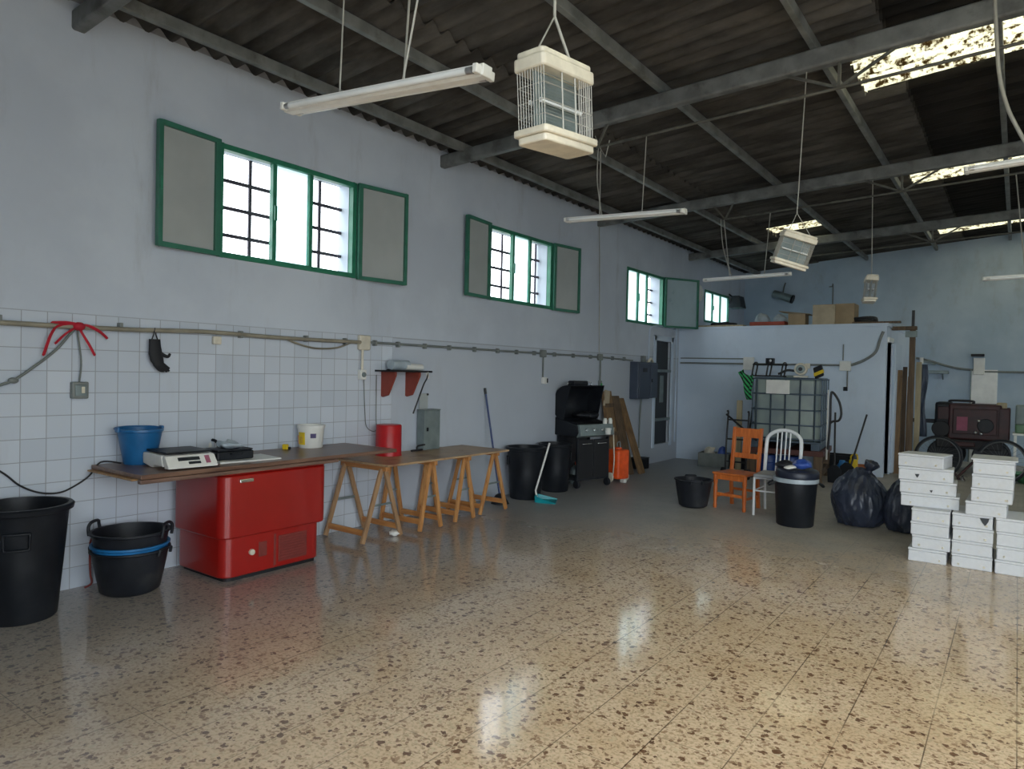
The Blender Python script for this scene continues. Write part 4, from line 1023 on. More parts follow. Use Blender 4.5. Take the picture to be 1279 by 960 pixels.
# partition conduits and boxes
t = thing('partition_conduit', 'grey conduit with junction boxes across the partition front', 'pipe', (XL, BY, 1.85))
zc = lambda x, y: onY(x, y, BY).z-1.85
X_ = lambda x: onY(x, 450, BY).x-XL
MB().tube([(.05, -.03, zc(850,453)), (X_(1056), -.03, zc(1056,456))], .016, 8).build('pipe', M['conduit'], t, smooth=60)
MB().tube([(.05, -.02, zc(850,447)), (X_(940), -.02, zc(940,448))], .010, 8).build('pipe', M['conduit'], t, smooth=60)
MB().box(X_(930), X_(943), -.06, 0, zc(937,462), zc(937,446)).build('junction_box', M['white_plastic'], t, bev=.008)
MB().box(X_(1050), X_(1064), -.06, 0, zc(1057,463), zc(1057,451)).build('junction_box', M['white_plastic'], t, bev=.008)
MB().tube([(X_(1054), -.03, zc(1054,450)), (X_(1054), -.03, zc(1054,430))], .010, 8).build('drop_pipe', M['conduit'], t, smooth=60)
MB().tube([(X_(1060), -.03, zc(1060,462)), (X_(1060), -.03, zc(1060,484))], .011, 8).build('drop_pipe', M['conduit'], t, smooth=60)
MB().box(X_(1058)-.03, X_(1058)+.03, -.05, 0, zc(1058,488), zc(1058,483)).build('socket', M['black_plastic'], t, bev=.006)
MB().tube(spl([(X_(1064), -.03, zc(1064,456)), (X_(1080), -.04, zc(1080,450)), (X_(1094), -.04, zc(1094,440)), (X_(1099), -.03, zc(1099,425)), (X_(1103), -.02, zc(1103,414))], 6), .022, 8).build('thick_cable', M['conduit'], t, smooth=60)
# ================================================================== ON THE PARTITION ROOF
ZP = BH+.05
def top_at(x, y, Y): p = onY(x, y, Y); return p.x
def carton(label, x0, x1, Y, dy, h, mt, rz=0, open_=False):
    a, b = onY(x0, 405, Y).x, onY(x1, 405, Y).x
    t = thing('cardboard_box', label, 'cardboard box', ((a+b)/2, Y+dy/2, ZP), rz, 'cardboard boxes on the partition roof')
    w = (b-a)/2
    MB().box(-w, w, -dy/2, dy/2, 0, h).build('carton', mt, t, bev=.004)
    f = MB().box(-w, w, -dy/2-.004, dy/2+.004, h, h+.008)
    f.build('flap', M['cardboard_pale'] if mt is M['skin_box'] else M['skin_box'], t)
    return t
carton('pale cardboard box with a torn mark on the partition roof', 1015, 1043, 12.56, .4, .33, M['cardboard_pale'])
carton('brown cardboard box, the right one of the touching pair up high', 1043.5, 1067, 12.60, .4, .34, M['skin_box'])
carton('flat cardboard box left of the dark gap on the partition roof', 984, 1005, 12.62, .35, .20, M['skin_box'], rad(4))
t = thing('cardboard_sheet', 'loose cardboard flap tilted above the flat carton', 'cardboard', (onY(994, 400, 12.7).x, 12.75, ZP+.215), rot=(0, rad(7), rad(3)))
MB().box(-.26, .24, -.16, .16, 0, .012).build('sheet', M['skin_box'], t)
a, b = onY(937, 407, 12.6).x, onY(981, 407, 12.6).x
t = thing('red_tray', 'red plastic tray at the edge of the partition roof', 'tray', ((a+b)/2, 12.72, ZP))
w = (b-a)/2
MB().box(-w, w, -.14, .14, 0, .015).build('base', M['basket'], t)
for q in ((-w,-w+.012,-.14,.14), (w-.012,w,-.14,.14), (-w,w,-.14,-.128), (-w,w,.128,.14)): MB().box(*q, 0, .075).build('side', mat('tray_red', lin(150,62,40), .5) if 'tray_red' not in bpy.data.materials else bpy.data.materials['tray_red'], t, bev=.003)
p = onY(950, 400, 12.85)
lump('plastic_bag', 'clear plastic bag behind the red tray, left one', 'bag', (p.x, 13.02, ZP), (.15,.11,.13), M['clear_bag'], 8, .05)
p = onY(972, 400, 12.85)
lump('plastic_bag', 'clear plastic bag behind the red tray, right one', 'bag', (p.x, 13.05, ZP), (.14,.11,.12), M['clear_bag'], 8, .05)
p = onY(1082, 404, 12.7)
t = thing('cable_heap', 'dark heap of cable near the right end of the partition roof', 'cable', (p.x, 12.75, ZP))
m = MB()
for k in range(5):
    m.tube([Vector(((.13+.02*k)*math.cos(a_)*1.3-.03*k, (.1+.01*k)*math.sin(a_), .02+.022*k+.01*math.sin(3*a_+k))) for a_ in [2*PI*i/24 for i in range(24)]], .014, 6, loop=True)
m.build('coil', M['cable_black'], t, smooth=60)
tag(MB().box(-.35, .35, -.05, .05, 0, .03).build('flat_plank', M['old_wood'], loc=(onY(1085,404,12.58).x+.12, 12.56, ZP)), 'short dark plank lying by the cable heap', 'plank')
p = onY(920, 407, 12.7)
lump('dark_rags', 'dark heap of rags at the left of the red tray', 'rags', (p.x-.25, 12.75, ZP), (.25,.1,.05), M['black_rubber'], 8, .04)
tag(MB().box(-.5, .5, -.1, .1, 0, .035).build('flat_plank', M['pale_wood'], loc=(-4.55, 12.7, ZP)), 'pale plank lying at the left end of the partition roof', 'plank')

# ================================================================== POSTS AND PLANKS BESIDE THE PARTITION
p = onY(1138, 500, 13.0)
t = thing('wooden_post', 'tall dark wooden post standing beside the partition doorway', 'post', (p.x, 13.0, 0))
h = onY(1138, 412, 13.0).z
MB().box(-.04, .04, -.04, .04, 0, h).build('post', M['old_wood'], t, bev=.006)
MB().box(-.02, .02, -.02, .02, h+.06, h+.32).build('thin_rod', M['cable_black'], t)
MB().box(-.30, .06, -.05, .05, h-.0, h+.06).build('cross_piece', M['old_wood'], t, bev=.006)
MB().box(-.10, .07, -.07, -.05, h-.12, h-.02).build('bracket', M['grey_metal'], t, bev=.004)
def plank(label, px0, px1, pytop, Y, mt, lean, th=.03):
    a, b = onY(px0, 520, Y), onY(px1, 520, Y); zt = onY((px0+px1)/2, pytop, Y+lean).z
    t = thing('standing_plank', label, 'plank', ((a.x+b.x)/2, Y, 0), 0, 'planks beside the partition')
    w = (b.x-a.x)/2
    MB()._poly([[Vector((x, y, 0)) for x, y in ((-w,0),(w,0),(w,th),(-w,th))], [Vector((x, y+lean, zt)) for x, y in ((-w,0),(w,0),(w,th),(-w,th))]]).build('plank', mt, t, bev=.004)
plank('brown plank standing just right of the open partition door', 1118, 1125, 462, 13.2, M['old_wood2'], .12)
plank('brown plank in the middle of the standing bundle', 1125.5, 1131, 458, 13.25, M['old_wood'], .1)
plank('brown plank next to the tall dark post', 1131.5, 1136, 470, 13.2, M['old_wood2'], .14)
plank('pale plank standing just right of the tall dark post', 1142, 1149, 452, 13.5, M['pale_wood'], .1)
t = thing('hanging_cloth', 'dark blue strip of cloth hanging right of the pale plank', 'cloth', onY(1153, 455, 13.9))
hz = t.location.z - onY(1153, 545, 13.9).z
m = MB(); V = {}
for i in range(13):
    for j in range(5):
        V[i,j] = m.bm.verts.new(((j/4-.5)*.14+.02*math.sin(i*.7), .03*math.sin(j*2+i*.5), -hz*i/12))
for i in range(12):
    for j in range(4): m.bm.faces.new((V[i,j], V[i,j+1], V[i+1,j+1], V[i+1,j]))
m.build('cloth', M['box_blue'], t, smooth=60, solid=.008)
MB().cyl((-.02,.0,.02), (-.02,.0,.12), .03, n=12).build('hook_block', M['white_plastic'], t, smooth=40)
MB().beam((-.02, 0, .06), (-.02, YB-13.9, .06), .025, .025).build('rail', M['grey_metal'], t)

# ================================================================== BACK WALL
t = thing('wall_conduit', 'grey conduit with a white box on the back wall', 'pipe', (0, YB, 1.9))
B_ = lambda x, y: Vector((onY(x, y, YB).x, -.03, onY(x, y, YB).z-1.9))
MB().tube(spl([B_(1145,447), B_(1160,450), B_(1180,456), B_(1197,460), B_(1216,462)], 5), .022, 8).build('cable', M['conduit'], t, smooth=60)
MB().tube([B_(1230,464), B_(1279,465), B_(1330,466)], .02, 8).build('pipe', M['conduit'], t, smooth=60)
q0, q1 = B_(1216,468), B_(1231,447)
MB().box(q0.x, q1.x, -.08, 0, q0.z, q1.z).build('junction_box', M['white_plastic'], t, bev=.012)
q0, q1 = B_(1146,466), B_(1186,461)
t = thing('wall_ledge', 'narrow grey ledge on the back wall under the conduit', 'ledge', (q0.x, YB, q0.z+1.9))
MB().box(0, q1.x-q0.x, -.16, 0, 0, .06).build('board', M['grey_metal'], t, bev=.006)
for x in (.1, q1.x-q0.x-.1): MB().prism([(-.14,0),(0,0),(0,-.12)], 'x', x-.01, x+.01).build('bracket', M['grey_metal'], t)
q0, q1 = B_(1213,505), B_(1247,462)
t = thing('white_board', 'plain white board leaning on the back wall above the machine', 'board', (q0.x, YB, 0))
MB().box(0, q1.x-q0.x, -.04, -.01, 0, q1.z+1.9).build('sheet', M['white_paint'], t, bev=.004)
MB().box(-.02, 0, -.05, -.005, 0, q1.z+1.9).build('edge_strip', M['grey_metal'], t)
q0 = B_(1222,444)
tag(MB().box(-.11, .11, -.14, -.0, -.02, .03).build('wall_bracket', M['black_plastic'], loc=(q0.x, YB, q0.z+1.9), bev=.01), 'small black bracket on the back wall above the white box', 'bracket')
q0, q1 = B_(1040,400), B_(1040,358)
t = thing('thin_pipe', 'thin vertical pipe on the back wall behind the cartons', 'pipe', (q0.x, YB, q0.z+1.9))
MB().tube(spl([(0,-.02,-.5), (0,-.02,q1.z-q0.z-.03), (-.02,-.02,q1.z-q0.z), (-.08,-.02,q1.z-q0.z)], 5), .012, 8).build('pipe', M['conduit'], t, smooth=60)
# wall lamps
q = B_(981, 370)
t = thing('wall_lamp', 'grey cylindrical lamp on the back wall above the cartons', 'lamp', (q.x, YB, q.z+1.9))
MB().cyl((-.2,-.2,.05), (.2,-.22,-.09), .085, n=20).build('housing', M['grey_metal'], t, smooth=40, bev=.01)
MB().cyl((.2,-.22,-.09), (.235,-.22,-.102), .095, n=20).build('visor', M['black_plastic'], t, smooth=40)
MB().tube([(0,-.2,.0), (0,-.1,.2), (0,0,.3)], .015, 8).build('arm', M['conduit'], t, smooth=60)
q = onX(922, 378, XL+.2)
t = thing('floodlight', 'black floodlight fixed high in the far left corner', 'floodlight', q)
MB().prism([(-.16,-.12), (.14,-.12), (.08,.14), (-.08,.14)], 'y', -.16, .16).build('housing', M['black_plastic'], t, bev=.012)
MB().box(-.15, .13, -.14, .14, -.132, -.12).build('lens', M['glass'], t)
MB().tube([(-.08,0,.08), (-.15,0,.16), (-.2,0,.2)], .016, 8).build('bracket', M['black_plastic'], t, smooth=60)
MB().box(-.2, -.08, .1, .2, -.05, .14).build('driver_box', M['grey_metal'], t, bev=.006)

# ================================================================== CHAIRS
def orange_chair():
    f0 = onZ(893, 633); f1 = onZ(929, 640)
    rz = rad(-10); c = (f0+f1)/2
    t = thing('wooden_chair', 'orange stained wooden chair with cut out back beside black tub', 'chair', (c.x, c.y, 0), rz)
    w, d = .19, .36; hs = .43
    m = MB().prism([(-w-.025,-.03), (w+.025,-.03), (w-.0,d+.01), (-w+.0,d+.01)], 'z', hs-.025, hs)
    m.build('seat', M['orange_wood'], t, bev=.01)
    MB().box(-w+.02, w-.02, -.01, .012, hs-.085, hs-.025).build('apron', M['orange_wood'], t, bev=.003)
    for x in (-w+.005, w-.005):
        MB().lathe([(.018,0), (.024,.03), (.018,.06), (.024,.12), (.026,.22), (.02,.28), (.026,.31), (.026,hs-.02)], c=(x, .01, 0), n=16).build('leg', M['orange_wood'], t, smooth=50)
        s = 1 if x > 0 else -1; xx = s*(w-.02)
        MB()._poly([[Vector((xx+a, y+b, z)) for a, b in ((-.02,-.018),(.02,-.018),(.02,.018),(-.02,.018))] for y, z in ((d+.03,0),(d,.25),(d,hs),(d+.06,.95))]).build('leg', M['orange_wood'], t, bev=.005)
    lean = lambda z: d+.06*(z-hs)/(.95-hs)
    def slab(x0, x1, z0, z1, nm):
        MB()._poly([[Vector((x, lean(z)+o, z)) for x, o in ((x0,-.009),(x1,-.009),(x1,.009),(x0,.009))] for z in (z0, z1)]).build(nm, M['orange_wood'], t, bev=.004)
    slab(-w, w, .83, .94, 'top_rail'); slab(-w, w, .58, .64, 'lower_rail'); slab(-.05, .05, .64, .83, 'splat')
    MB().beam((-w+.01, .01, .17), (w-.01, .01, .17), .02, .035).build('stretcher', M['orange_wood'], t, bev=.003)
    MB().beam((-w+.02, d, .2), (w-.02, d, .2), .02, .03).build('stretcher', M['orange_wood'], t, bev=.003)
    for s in (-1, 1): MB().beam((s*(w-.01), .02, .14), (s*(w-.02), d, .14), .02, .03).build('stretcher', M['orange_wood'], t, bev=.003)
orange_chair()
def white_chair():
    f0 = onZ(941, 643); b0 = onZ(953, 632)
    c = Vector((f0.x+.2, f0.y+.02, 0))
    t = thing('metal_chair', 'white metal chair with arched slatted back behind black bin', 'chair', (c.x, c.y, 0), rad(2))
    w, d, hs = .20, .42, .44
    MB().box(-w-.01, w+.01, -.02, d-.01, hs-.01, hs+.03).build('seat', M['grey_seat'], t, bev=.012)
    MB().tube(spl([(-w,0,hs-.02), (w,0,hs-.02), (w,d,hs-.02), (-w,d,hs-.02)], 1, True), .013, 8, loop=True).build('seat_frame', M['white_metal'], t, smooth=60)
    for s in (-1, 1):
        MB().tube([(s*w, 0, 0), (s*w, 0, hs-.01)], .014, 10).build('leg', M['white_metal'], t, smooth=60)
        MB().tube([(s*(w-.01), d+.05, 0), (s*(w-.01), d, hs-.01)], .014, 10).build('leg', M['white_metal'], t, smooth=60)
        MB().tube([(s*w, 0, .28), (s*(w-.01), d+.02, .28)], .009, 8).build('stretcher', M['white_metal'], t, smooth=60)
    MB().tube([(-w, .0, .28), (w, .0, .28)], .009, 8).build('stretcher', M['white_metal'], t, smooth=60)
    L = lambda z: d+.09*(z-hs)/.5
    wb_ = w-.005
    pts = [(-wb_, L(z), z) for z in (hs-.02, .6, .74)]
    for i in range(1, 12):
        a = PI-PI*i/12; z = .80+.145*math.sin(a); pts.append((wb_*math.cos(a), L(z), z))
    pts += [(wb_, L(z), z) for z in (.74, .6, hs-.02)]
    MB().tube(spl(pts, 3), .021, 10).build('back_arch', M['white_metal'], t, smooth=60)
    for x in (-.075, -.027, .022, .07):
        zt = .80+.145*math.sqrt(max(0, 1-(x/wb_)**2))
        MB().tube([(x*.95, L(hs), hs+.02), (x, L(zt), zt)], .0085, 8).build('back_bar', M['white_metal'], t, smooth=60)
white_chair()
p = onZ(866, 632)
tub('rubber_tub', 'black rubber tub standing left of the orange chair', (p.x, p.y, 0), rad(30), .165, .215, .33, M['black_rubber'], hh=.01)
# bin with lid between white chair and bags
p = onZ(993, 655); bx, by = p.x, p.y
t = thing('rubbish_bin', 'black bin with pale bag rim standing before the white chair', 'bin', (bx, by, 0), rad(30))
MB().lathe([(.01,.006), (.175,0), (.185,.012), (.212,.46), (.222,.47), (.222,.50), (.208,.502), (.203,.46), (.176,.02), (.01,.016)], n=44).build('body', M['black_plastic'], t, smooth=40)
MB().lathe([(.2155,.462), (.2265,.464), (.2285,.495), (.226,.5065), (.205,.5075), (.204,.50), (.2235,.50), (.2235,.47), (.2155,.466)], n=44).build('bag_rim', M['clear_bag'], t, smooth=50)
for s in (-1, 1):
    MB().tube(spl([(s*.22,-.05,.46), (s*.27,-.05,.43), (s*.275,.0,.415), (s*.27,.05,.43), (s*.22,.05,.46)], 5), .011, 8).build('handle', M['black_plastic'], t, smooth=60)
t = thing('upturned_tub', 'dark blue shallow tub upturned over the black bin', 'tub', (bx+.01, by, .508), rot=(rad(2), rad(3), 0))  # lid of the black bin, kept as its own object
MB().lathe([(.01,.09), (.16,.095), (.205,.085), (.215,.07), (.218,.02), (.212,.0), (.205,.0), (.208,.07), (.15,.082), (.01,.078)], n=40).build('shell', mat('dark_blue_black', lin(30,36,52), .4), t, smooth=45)
MB().tube(spl([(-.06,0,.09), (-.05,0,.12), (.05,0,.12), (.06,0,.09)], 4), .012, 8).build('lid_handle', M['black_plastic'], t, smooth=60)
lump('blue_bag', 'crumpled blue bag lying on the lid of the black bin', 'bag', (bx+.07, by-.04, .604), (.10,.09,.05), M['blue_bag'], 12, .03)
lump('black_cloth', 'dark crumpled cloth on the left of the bin lid', 'cloth', (bx-.12, by-.02, .60), (.09,.08,.035), M['black_rubber'], 12, .03)
lump('white_wrapper', 'small white wrapper lying on the bin lid', 'wrapper', (bx-.03, by-.13, .602), (.06,.04,.02), M['white_plastic'], 14, .015)

# ================================================================== BIN BAGS
def bin_bag(label, cx, cy, sx, sy, sz, seed, knot=None):
    bm = bmesh.new(); bmesh.ops.create_icosphere(bm, subdivisions=6, radius=1)
    S = Vector((seed*3.1, seed*1.7, 0))
    for v in bm.verts:
        p = v.co.copy(); z = p.z
        wdt = 1-.20*max(0, z)**1.5
        q = Vector((p.x*wdt, p.y*wdt, z))
        a = noise.noise(p*1.4+S)*.12
        rdg = abs(noise.noise(Vector((p.x*3.2, p.y*3.2, p.z*1.6))+S))
        rdg2 = abs(noise.noise(Vector((p.x*7, p.y*7, p.z*4))+S*2))
        k = 1+a+.10*(.5-rdg)*1.3+.035*(.4-rdg2)+.02*(.4-abs(noise.noise(p*11+S)))
        v.co = Vector((q.x*sx*k, q.y*sy*k, q.z*sz*k))
        if v.co.z < -sz*.72: v.co.z = -sz*.72+(v.co.z+sz*.72)*.08
    zm = min(v.co.z for v in bm.verts)
    for v in bm.verts: v.co.z -= zm
    m = MB(); m.bm.free(); m.bm = bm
    H = max(v.co.z for v in bm.verts)
    t = thing('bin_bag', label, 'bin bag', (cx, cy, 0), 0, 'full bin bags')
    m.build('sack', M['bag'], t, smooth=75)
    k = MB().lathe([(.03,-.03), (.035,.0), (.025,.03), (.05,.06), (.075,.10), (.06,.12), (.01,.10)], n=18)
    for v in k.bm.verts:
        v.co += Vector((noise.noise(v.co*25+S), noise.noise(v.co*25-S), noise.noise(v.co*25+S*2)*.6))*.025
    kx, ky = knot or (.06, 0)
    k.build('knot', M['bag'], t, loc=(kx, ky, H-.045), smooth=60).rotation_euler = (rad(12), rad(24), 0)
p = onZ(1073, 655)
bin_bag('large full dark bin bag right of the black lidded bin', p.x, p.y, .27, .25, .335, 1, (.08, -.02))
p = onZ(1121, 662)
bin_bag('lower dark bin bag slumped against the white foam boxes', p.x+.075, p.y+.02, .205, .22, .30, 2, (-.05, .03))

# ================================================================== FOAM BOXES
def fbox(label, x, y, z, w, d, h, rz, seed, grp='white foam boxes', hole=None, lid=False):
    """x, y: front left corner on the floor plan; w along the front, d deep"""
    t = thing('foam_box', label, 'foam box', (x, y, z), rz, grp)
    m = MB(); th = .02
    m.box(.003, w-.003, .003, d-.003, .0, h-.022); o = m.build('shell', M['foam'], t, bev=.007)
    MB().box(0, w, 0, d, h-.021, h-.001).build('rim', M['foam'], t, bev=.006)
    r = random.Random(seed)
    for sx in (.18, .82):
        if r.random() < .8:
            MB().cyl((w*sx+r.uniform(-.02,.02), .0005, h*.26), (w*sx, .006, h*.26), .009, n=10).build('drain_hole', M['cream'], t)
    if hole:
        x0, z0, s = hole
        MB().prism([(x0-s,z0+s*.8), (x0+s*.9,z0+s*.9), (x0+s*.7,z0+.1*s), (x0+.1*s,z0-s), (x0-s*.5,z0-.2*s)], 'y', -.0015, .004).build('torn_patch', M['door_dark'], t)
    return t
h = .1145
cols = [onZ(1137, 699), onZ(1186.5, 707), onZ(1239, 715)]
W_ = .287; D_ = .46
names = ['left', 'middle', 'right']; lev = ['bottom', 'second', 'third', 'top']
lv = ['at the bottom of', 'second from the floor in', 'third from the floor in', 'on top of']
cn = ['the left lower column', 'the middle lower column', 'the right lower column']
for i in range(3):
    x = cols[0].x + i*(W_+.016); y = cols[0].y-.004
    for k in range(4):
        dx = random.uniform(-.006, .006)+(.012 if (i == 0 and k == 1) else 0) - (.015 if (i == 0 and k == 0) else 0)
        fbox('white foam box %s %s of the stack' % (lv[k], cn[i]), x+dx, y+random.uniform(-.008, .008), k*h, W_, D_, h, rad(random.uniform(-.8,.8)), i*10+k,
             hole=(W_*.8, h*.55, .035) if (i == 1 and k == 3) else None)
# crosswise stack on the upper left
z0 = 4*h
a = onZ(1125, 630, z0); b = onZ(1199, 638, z0); u = (b-a); wl2 = u.length; ang = math.atan2(u.y, u.x)
print('BOX upper-left', a, b, wl2, math.degrees(ang))
wl2 = min(wl2, .47); ang = max(ang, rad(-14))
for k in range(3):
    fbox('white foam box lying crosswise, %s in the upper left stack' % ['lowest', 'second', 'third'][k], a.x-.012*k, a.y+.0, z0+k*h, wl2-.012*k, .29, h, ang, 50+k,
         hole=(wl2*.33, h*.35, .018) if k == 2 else ((wl2*.55, h*.25, .012) if k == 1 else None))
c = onZ(1175, 586, z0+3*h)
fbox('white foam box turned askew on top of the upper left stack', a.x-.035, a.y+.03, z0+3*h, .36, .29, h, ang-rad(12), 60)
x = onZ(1207, 643, z0).x
for k in range(4):
    fbox('white foam box %s in the upper right stack' % ['lowest and set left', 'second from below', 'third from below', 'topmost'][k], x+(-.012 if k == 0 else .02+.004*k), cols[0].y-.02, z0+k*h, W_, D_, h, rad(-1.0), 70+k)
tag(MB().box(-.01, W_+.02, -.01, D_*.9, 0, .012).build('foam_sheet', M['foam'], loc=(x+.03, cols[0].y-.01, z0+4*h), bev=.004), 'thin white foam sheet lying on the upper right stack', 'foam sheet')

# ================================================================== UPTURNED BICYCLE
def bike():
    dpt = 11.0
    c1 = CAM + ray(1172, 569)*dpt; c2 = CAM + ray(1252, 575)*dpt
    Yb = (c1.y+c2.y)/2
    c1 = onY(1172, 569, Yb); c2 = onY(1252, 577, Yb)
    print('BIKE', c1, c2)
    zc_ = (c1.z+c2.z)/2; L = (c2.x-c1.x)
    t = thing('bicycle', 'upturned bicycle standing on its saddle behind the foam boxes', 'bicycle', ((c1.x+c2.x)/2, Yb, 0))
    for nm, x, tm in (('wheel', -L/2, M['cream']), ('wheel', L/2, M['black_rubber'])):
        R_ = .325
        w = MB().tube([Vector((R_*math.cos(a), 0, R_*math.sin(a))) for a in [2*PI*i/48 for i in range(48)]], .018, 10, loop=True).build(nm, M['black_rubber'], t, loc=(x, 0, zc_), smooth=60)
        MB().tube([Vector((.30*math.cos(a), 0, .30*math.sin(a))) for a in [2*PI*i/48 for i in range(48)]], .012, 8, loop=True).build('rim', M['spoke'], w, smooth=60)
        m = MB()
        for i in range(24):
            a = 2*PI*i/24; m.tube([(.02*math.cos(a+.6), .015*(-1)**i, .02*math.sin(a+.6)), (.30*math.cos(a), 0, .30*math.sin(a))], .0015, 5)
        m.build('spokes', M['spoke'], w); MB().cyl((0,-.04,0), (0,.04,0), .022, n=14).build('hub', M['chrome'], w, smooth=40)
    x0, x1 = -L/2, L/2
    # upside down: head at the left, bottom bracket up, saddle and bars below
    bb = Vector((.12, 0, zc_+.04)); hd0 = Vector((x0+.28, 0, zc_-.30)); hd1 = Vector((x0+.33, 0, zc_-.44)); st = Vector((.28, 0, zc_-.42))
    zg = zc_-.44
    m = MB(); m.tube([bb, hd0], .02, 8); m.tube([bb, st], .017, 8); m.tube([hd1, st], .017, 8)
    for s in (-.06, .06): m.tube([bb+Vector((0,s*.5,0)), (x1, s, zc_)], .01, 8); m.tube([st+Vector((0,s*.3,.05)), (x1, s, zc_)], .009, 8)
    m.tube([hd0, hd1], .022, 8)
    m.build('frame', M['maroon'], t, smooth=60)
    m = MB()
    for s in (-.055, .055): m.tube([hd0+Vector((0,s,0)), (x0, s, zc_)], .012, 8)
    m.build('fork', M['maroon'], t, smooth=60)
    MB().tube([st, (st.x+.05, 0, .07)], .014, 8).build('seat_post', M['chrome'], t, smooth=60)
    MB().prism([(-.12,.0), (.10,.0), (.14,.04), (.12,.075), (-.10,.06)], 'y', -.06, .06).build('saddle', M['black_plastic'], t, loc=(st.x+.05, 0, 0), bev=.02)
    MB().tube(spl([(hd1.x+.06, -.28, .02), (hd1.x+.04, -.18, .04), (hd1.x+.01, 0, .06), (hd1.x+.04, .18, .04), (hd1.x+.06, .28, .02)], 5), .013, 8).build('handlebar', M['chrome'], t, smooth=60)
    MB().tube([hd1, (hd1.x+.01, 0, .06)], .014, 8).build('stem', M['chrome'], t, smooth=60)
    MB().cyl(bb+Vector((0,-.05,0)), bb+Vector((0,-.045,0)), .09, n=28).build('chainring', M['black_plastic'], t, smooth=40)
bike()

# ================================================================== DARK MACHINE BEHIND
def machine():
    Y = 14.35
    g = lambda x, y: onY(x, y, Y)
    a, b = g(1168, 503), g(1254, 503); zt = a.z; w = b.x-a.x
    t = thing('farm_machine', 'dark maroon engine machine with pink paper behind the bicycle', 'machine', (a.x, Y, 0))
    MB().box(w*.21, w*.98, 0, .75, zt-.62, zt).build('body', M['maroon'], t, bev=.03)
    MB().box(0, w*.25, .05, .6, zt-.60, zt+.02).build('left_housing', M['black_plastic'], t, bev=.04)
    MB().box(w*.05, w*.23, .02, .05, zt-.28, zt-.06).build('air_duct', M['maroon'], t, bev=.01)
    MB().cyl((w*.10, .0, zt-.45), (w*.10, .3, zt-.45), .14, n=24).build('drum', M['black_matte'], t, smooth=40, bev=.01)
    MB().box(w*.28, w*.92, -.03, .0, zt-.52, zt-.08).build('front_cover', M['maroon'], t, bev=.012)
    MB().box(w*.34, w*.50, -.034, -.03, zt-.46, zt-.22).build('pink_notice', M['pink'], t)
    MB().cyl((w*.76, -.06, zt-.36), (w*.76, .0, zt-.36), .12, n=24).build('headlamp', M['black_plastic'], t, smooth=40, bev=.01)
    for x, z in ((.66, -.28), (.62, -.48), (.70, -.50)): MB().ball((w*x, -.05, zt+z), .03, n=12, m=8).build('knob', M['chrome'], t, smooth=60)
    MB().box(w*.92, w*1.10, .0, .6, zt-.60, zt-.05).build('right_panel', M['maroon'], t, bev=.02)
    MB().box(w*.03, w*1.0, .0, .7, zt-.78, zt-.62).build('chassis', M['black_matte'], t, bev=.02)
    MB().box(w*.25, w*.62, -.02, .2, zt-.74, zt-.66).build('bumper', M['maroon'], t, bev=.02)
    for x in (.18, .85):
        for y in (.08, .62): MB().cyl((w*x, y-.07, .28), (w*x, y+.07, .28), .28, n=30).build('wheel', M['black_rubber'], t, smooth=40, bev=.02)
    MB().tube(spl([(w*.22, .3, zt), (w*.22, .3, zt+.045), (w*.55, .3, zt+.045), (w*.55, .3, zt)], 4), .02, 8).build('top_handle', M['cable_black'], t, smooth=60)
    MB().beam((-.42, .2, zt-.33), (.02, .2, zt-.33), .05, .07).build('draw_bar', M['black_plastic'], t, bev=.006)
    MB().box(w*.9, w*1.05, .1, .3, zt-.08, zt+.04).build('filler', M['pale_wood'], t, bev=.02)
machine()
# white table with clutter on the far right
Yt = 14.25
p = onY(1268, 540, Yt)
t = thing('white_table', 'white topped table at the right edge behind the bicycle', 'table', (p.x+.42, Yt, 0))
MB().box(-.45, .5, -.3, .3, p.z-.03, p.z).build('table_top', M['white_paint'], t, bev=.006)
for x in (-.41, .45):
    for y in (-.25, .25): MB().box(x-.02, x+.02, y-.02, y+.02, 0, p.z-.03).build('leg', M['white_paint'], t, bev=.003)
q = onY(1272, 532, Yt)
t = thing('plastic_tank', 'pale plastic canister with green contents on the white table', 'canister', (q.x+.16, Yt+.02, p.z))
MB().prism(rrect(-.2,.2,-.14,.14,.04), 'z', 0, .14).build('lower', mat('green_liquid', lin(96,128,96), .4), t, smooth=40, bev=.01)
MB().prism(rrect(-.2,.2,-.14,.14,.04), 'z', .141, .46).build('upper', M['ibc'], t, smooth=40, bev=.02)
MB().cyl((.1,0,.46), (.1,0,.5), .04, n=16).build('cap', M['white_plastic'], t, smooth=40)
p = onZ(1272, 601)
t = thing('green_basin', 'green basin on the floor right of the bicycle', 'basin', (p.x+.2, p.y-.1, 0))
MB().lathe([(.01,.004), (.2,0), (.21,.01), (.27,.12), (.285,.125), (.285,.14), (.262,.14), (.2,.018), (.01,.014)], n=32).build('body', mat('basin_green', lin(60,110,72), .45), t, smooth=40)
MB().tube([Vector((.282*math.cos(a), .282*math.sin(a), .142)) for a in [2*PI*i/32 for i in range(32)]], .007, 6, loop=True).build('rim', M['rope_green'], t, smooth=60)

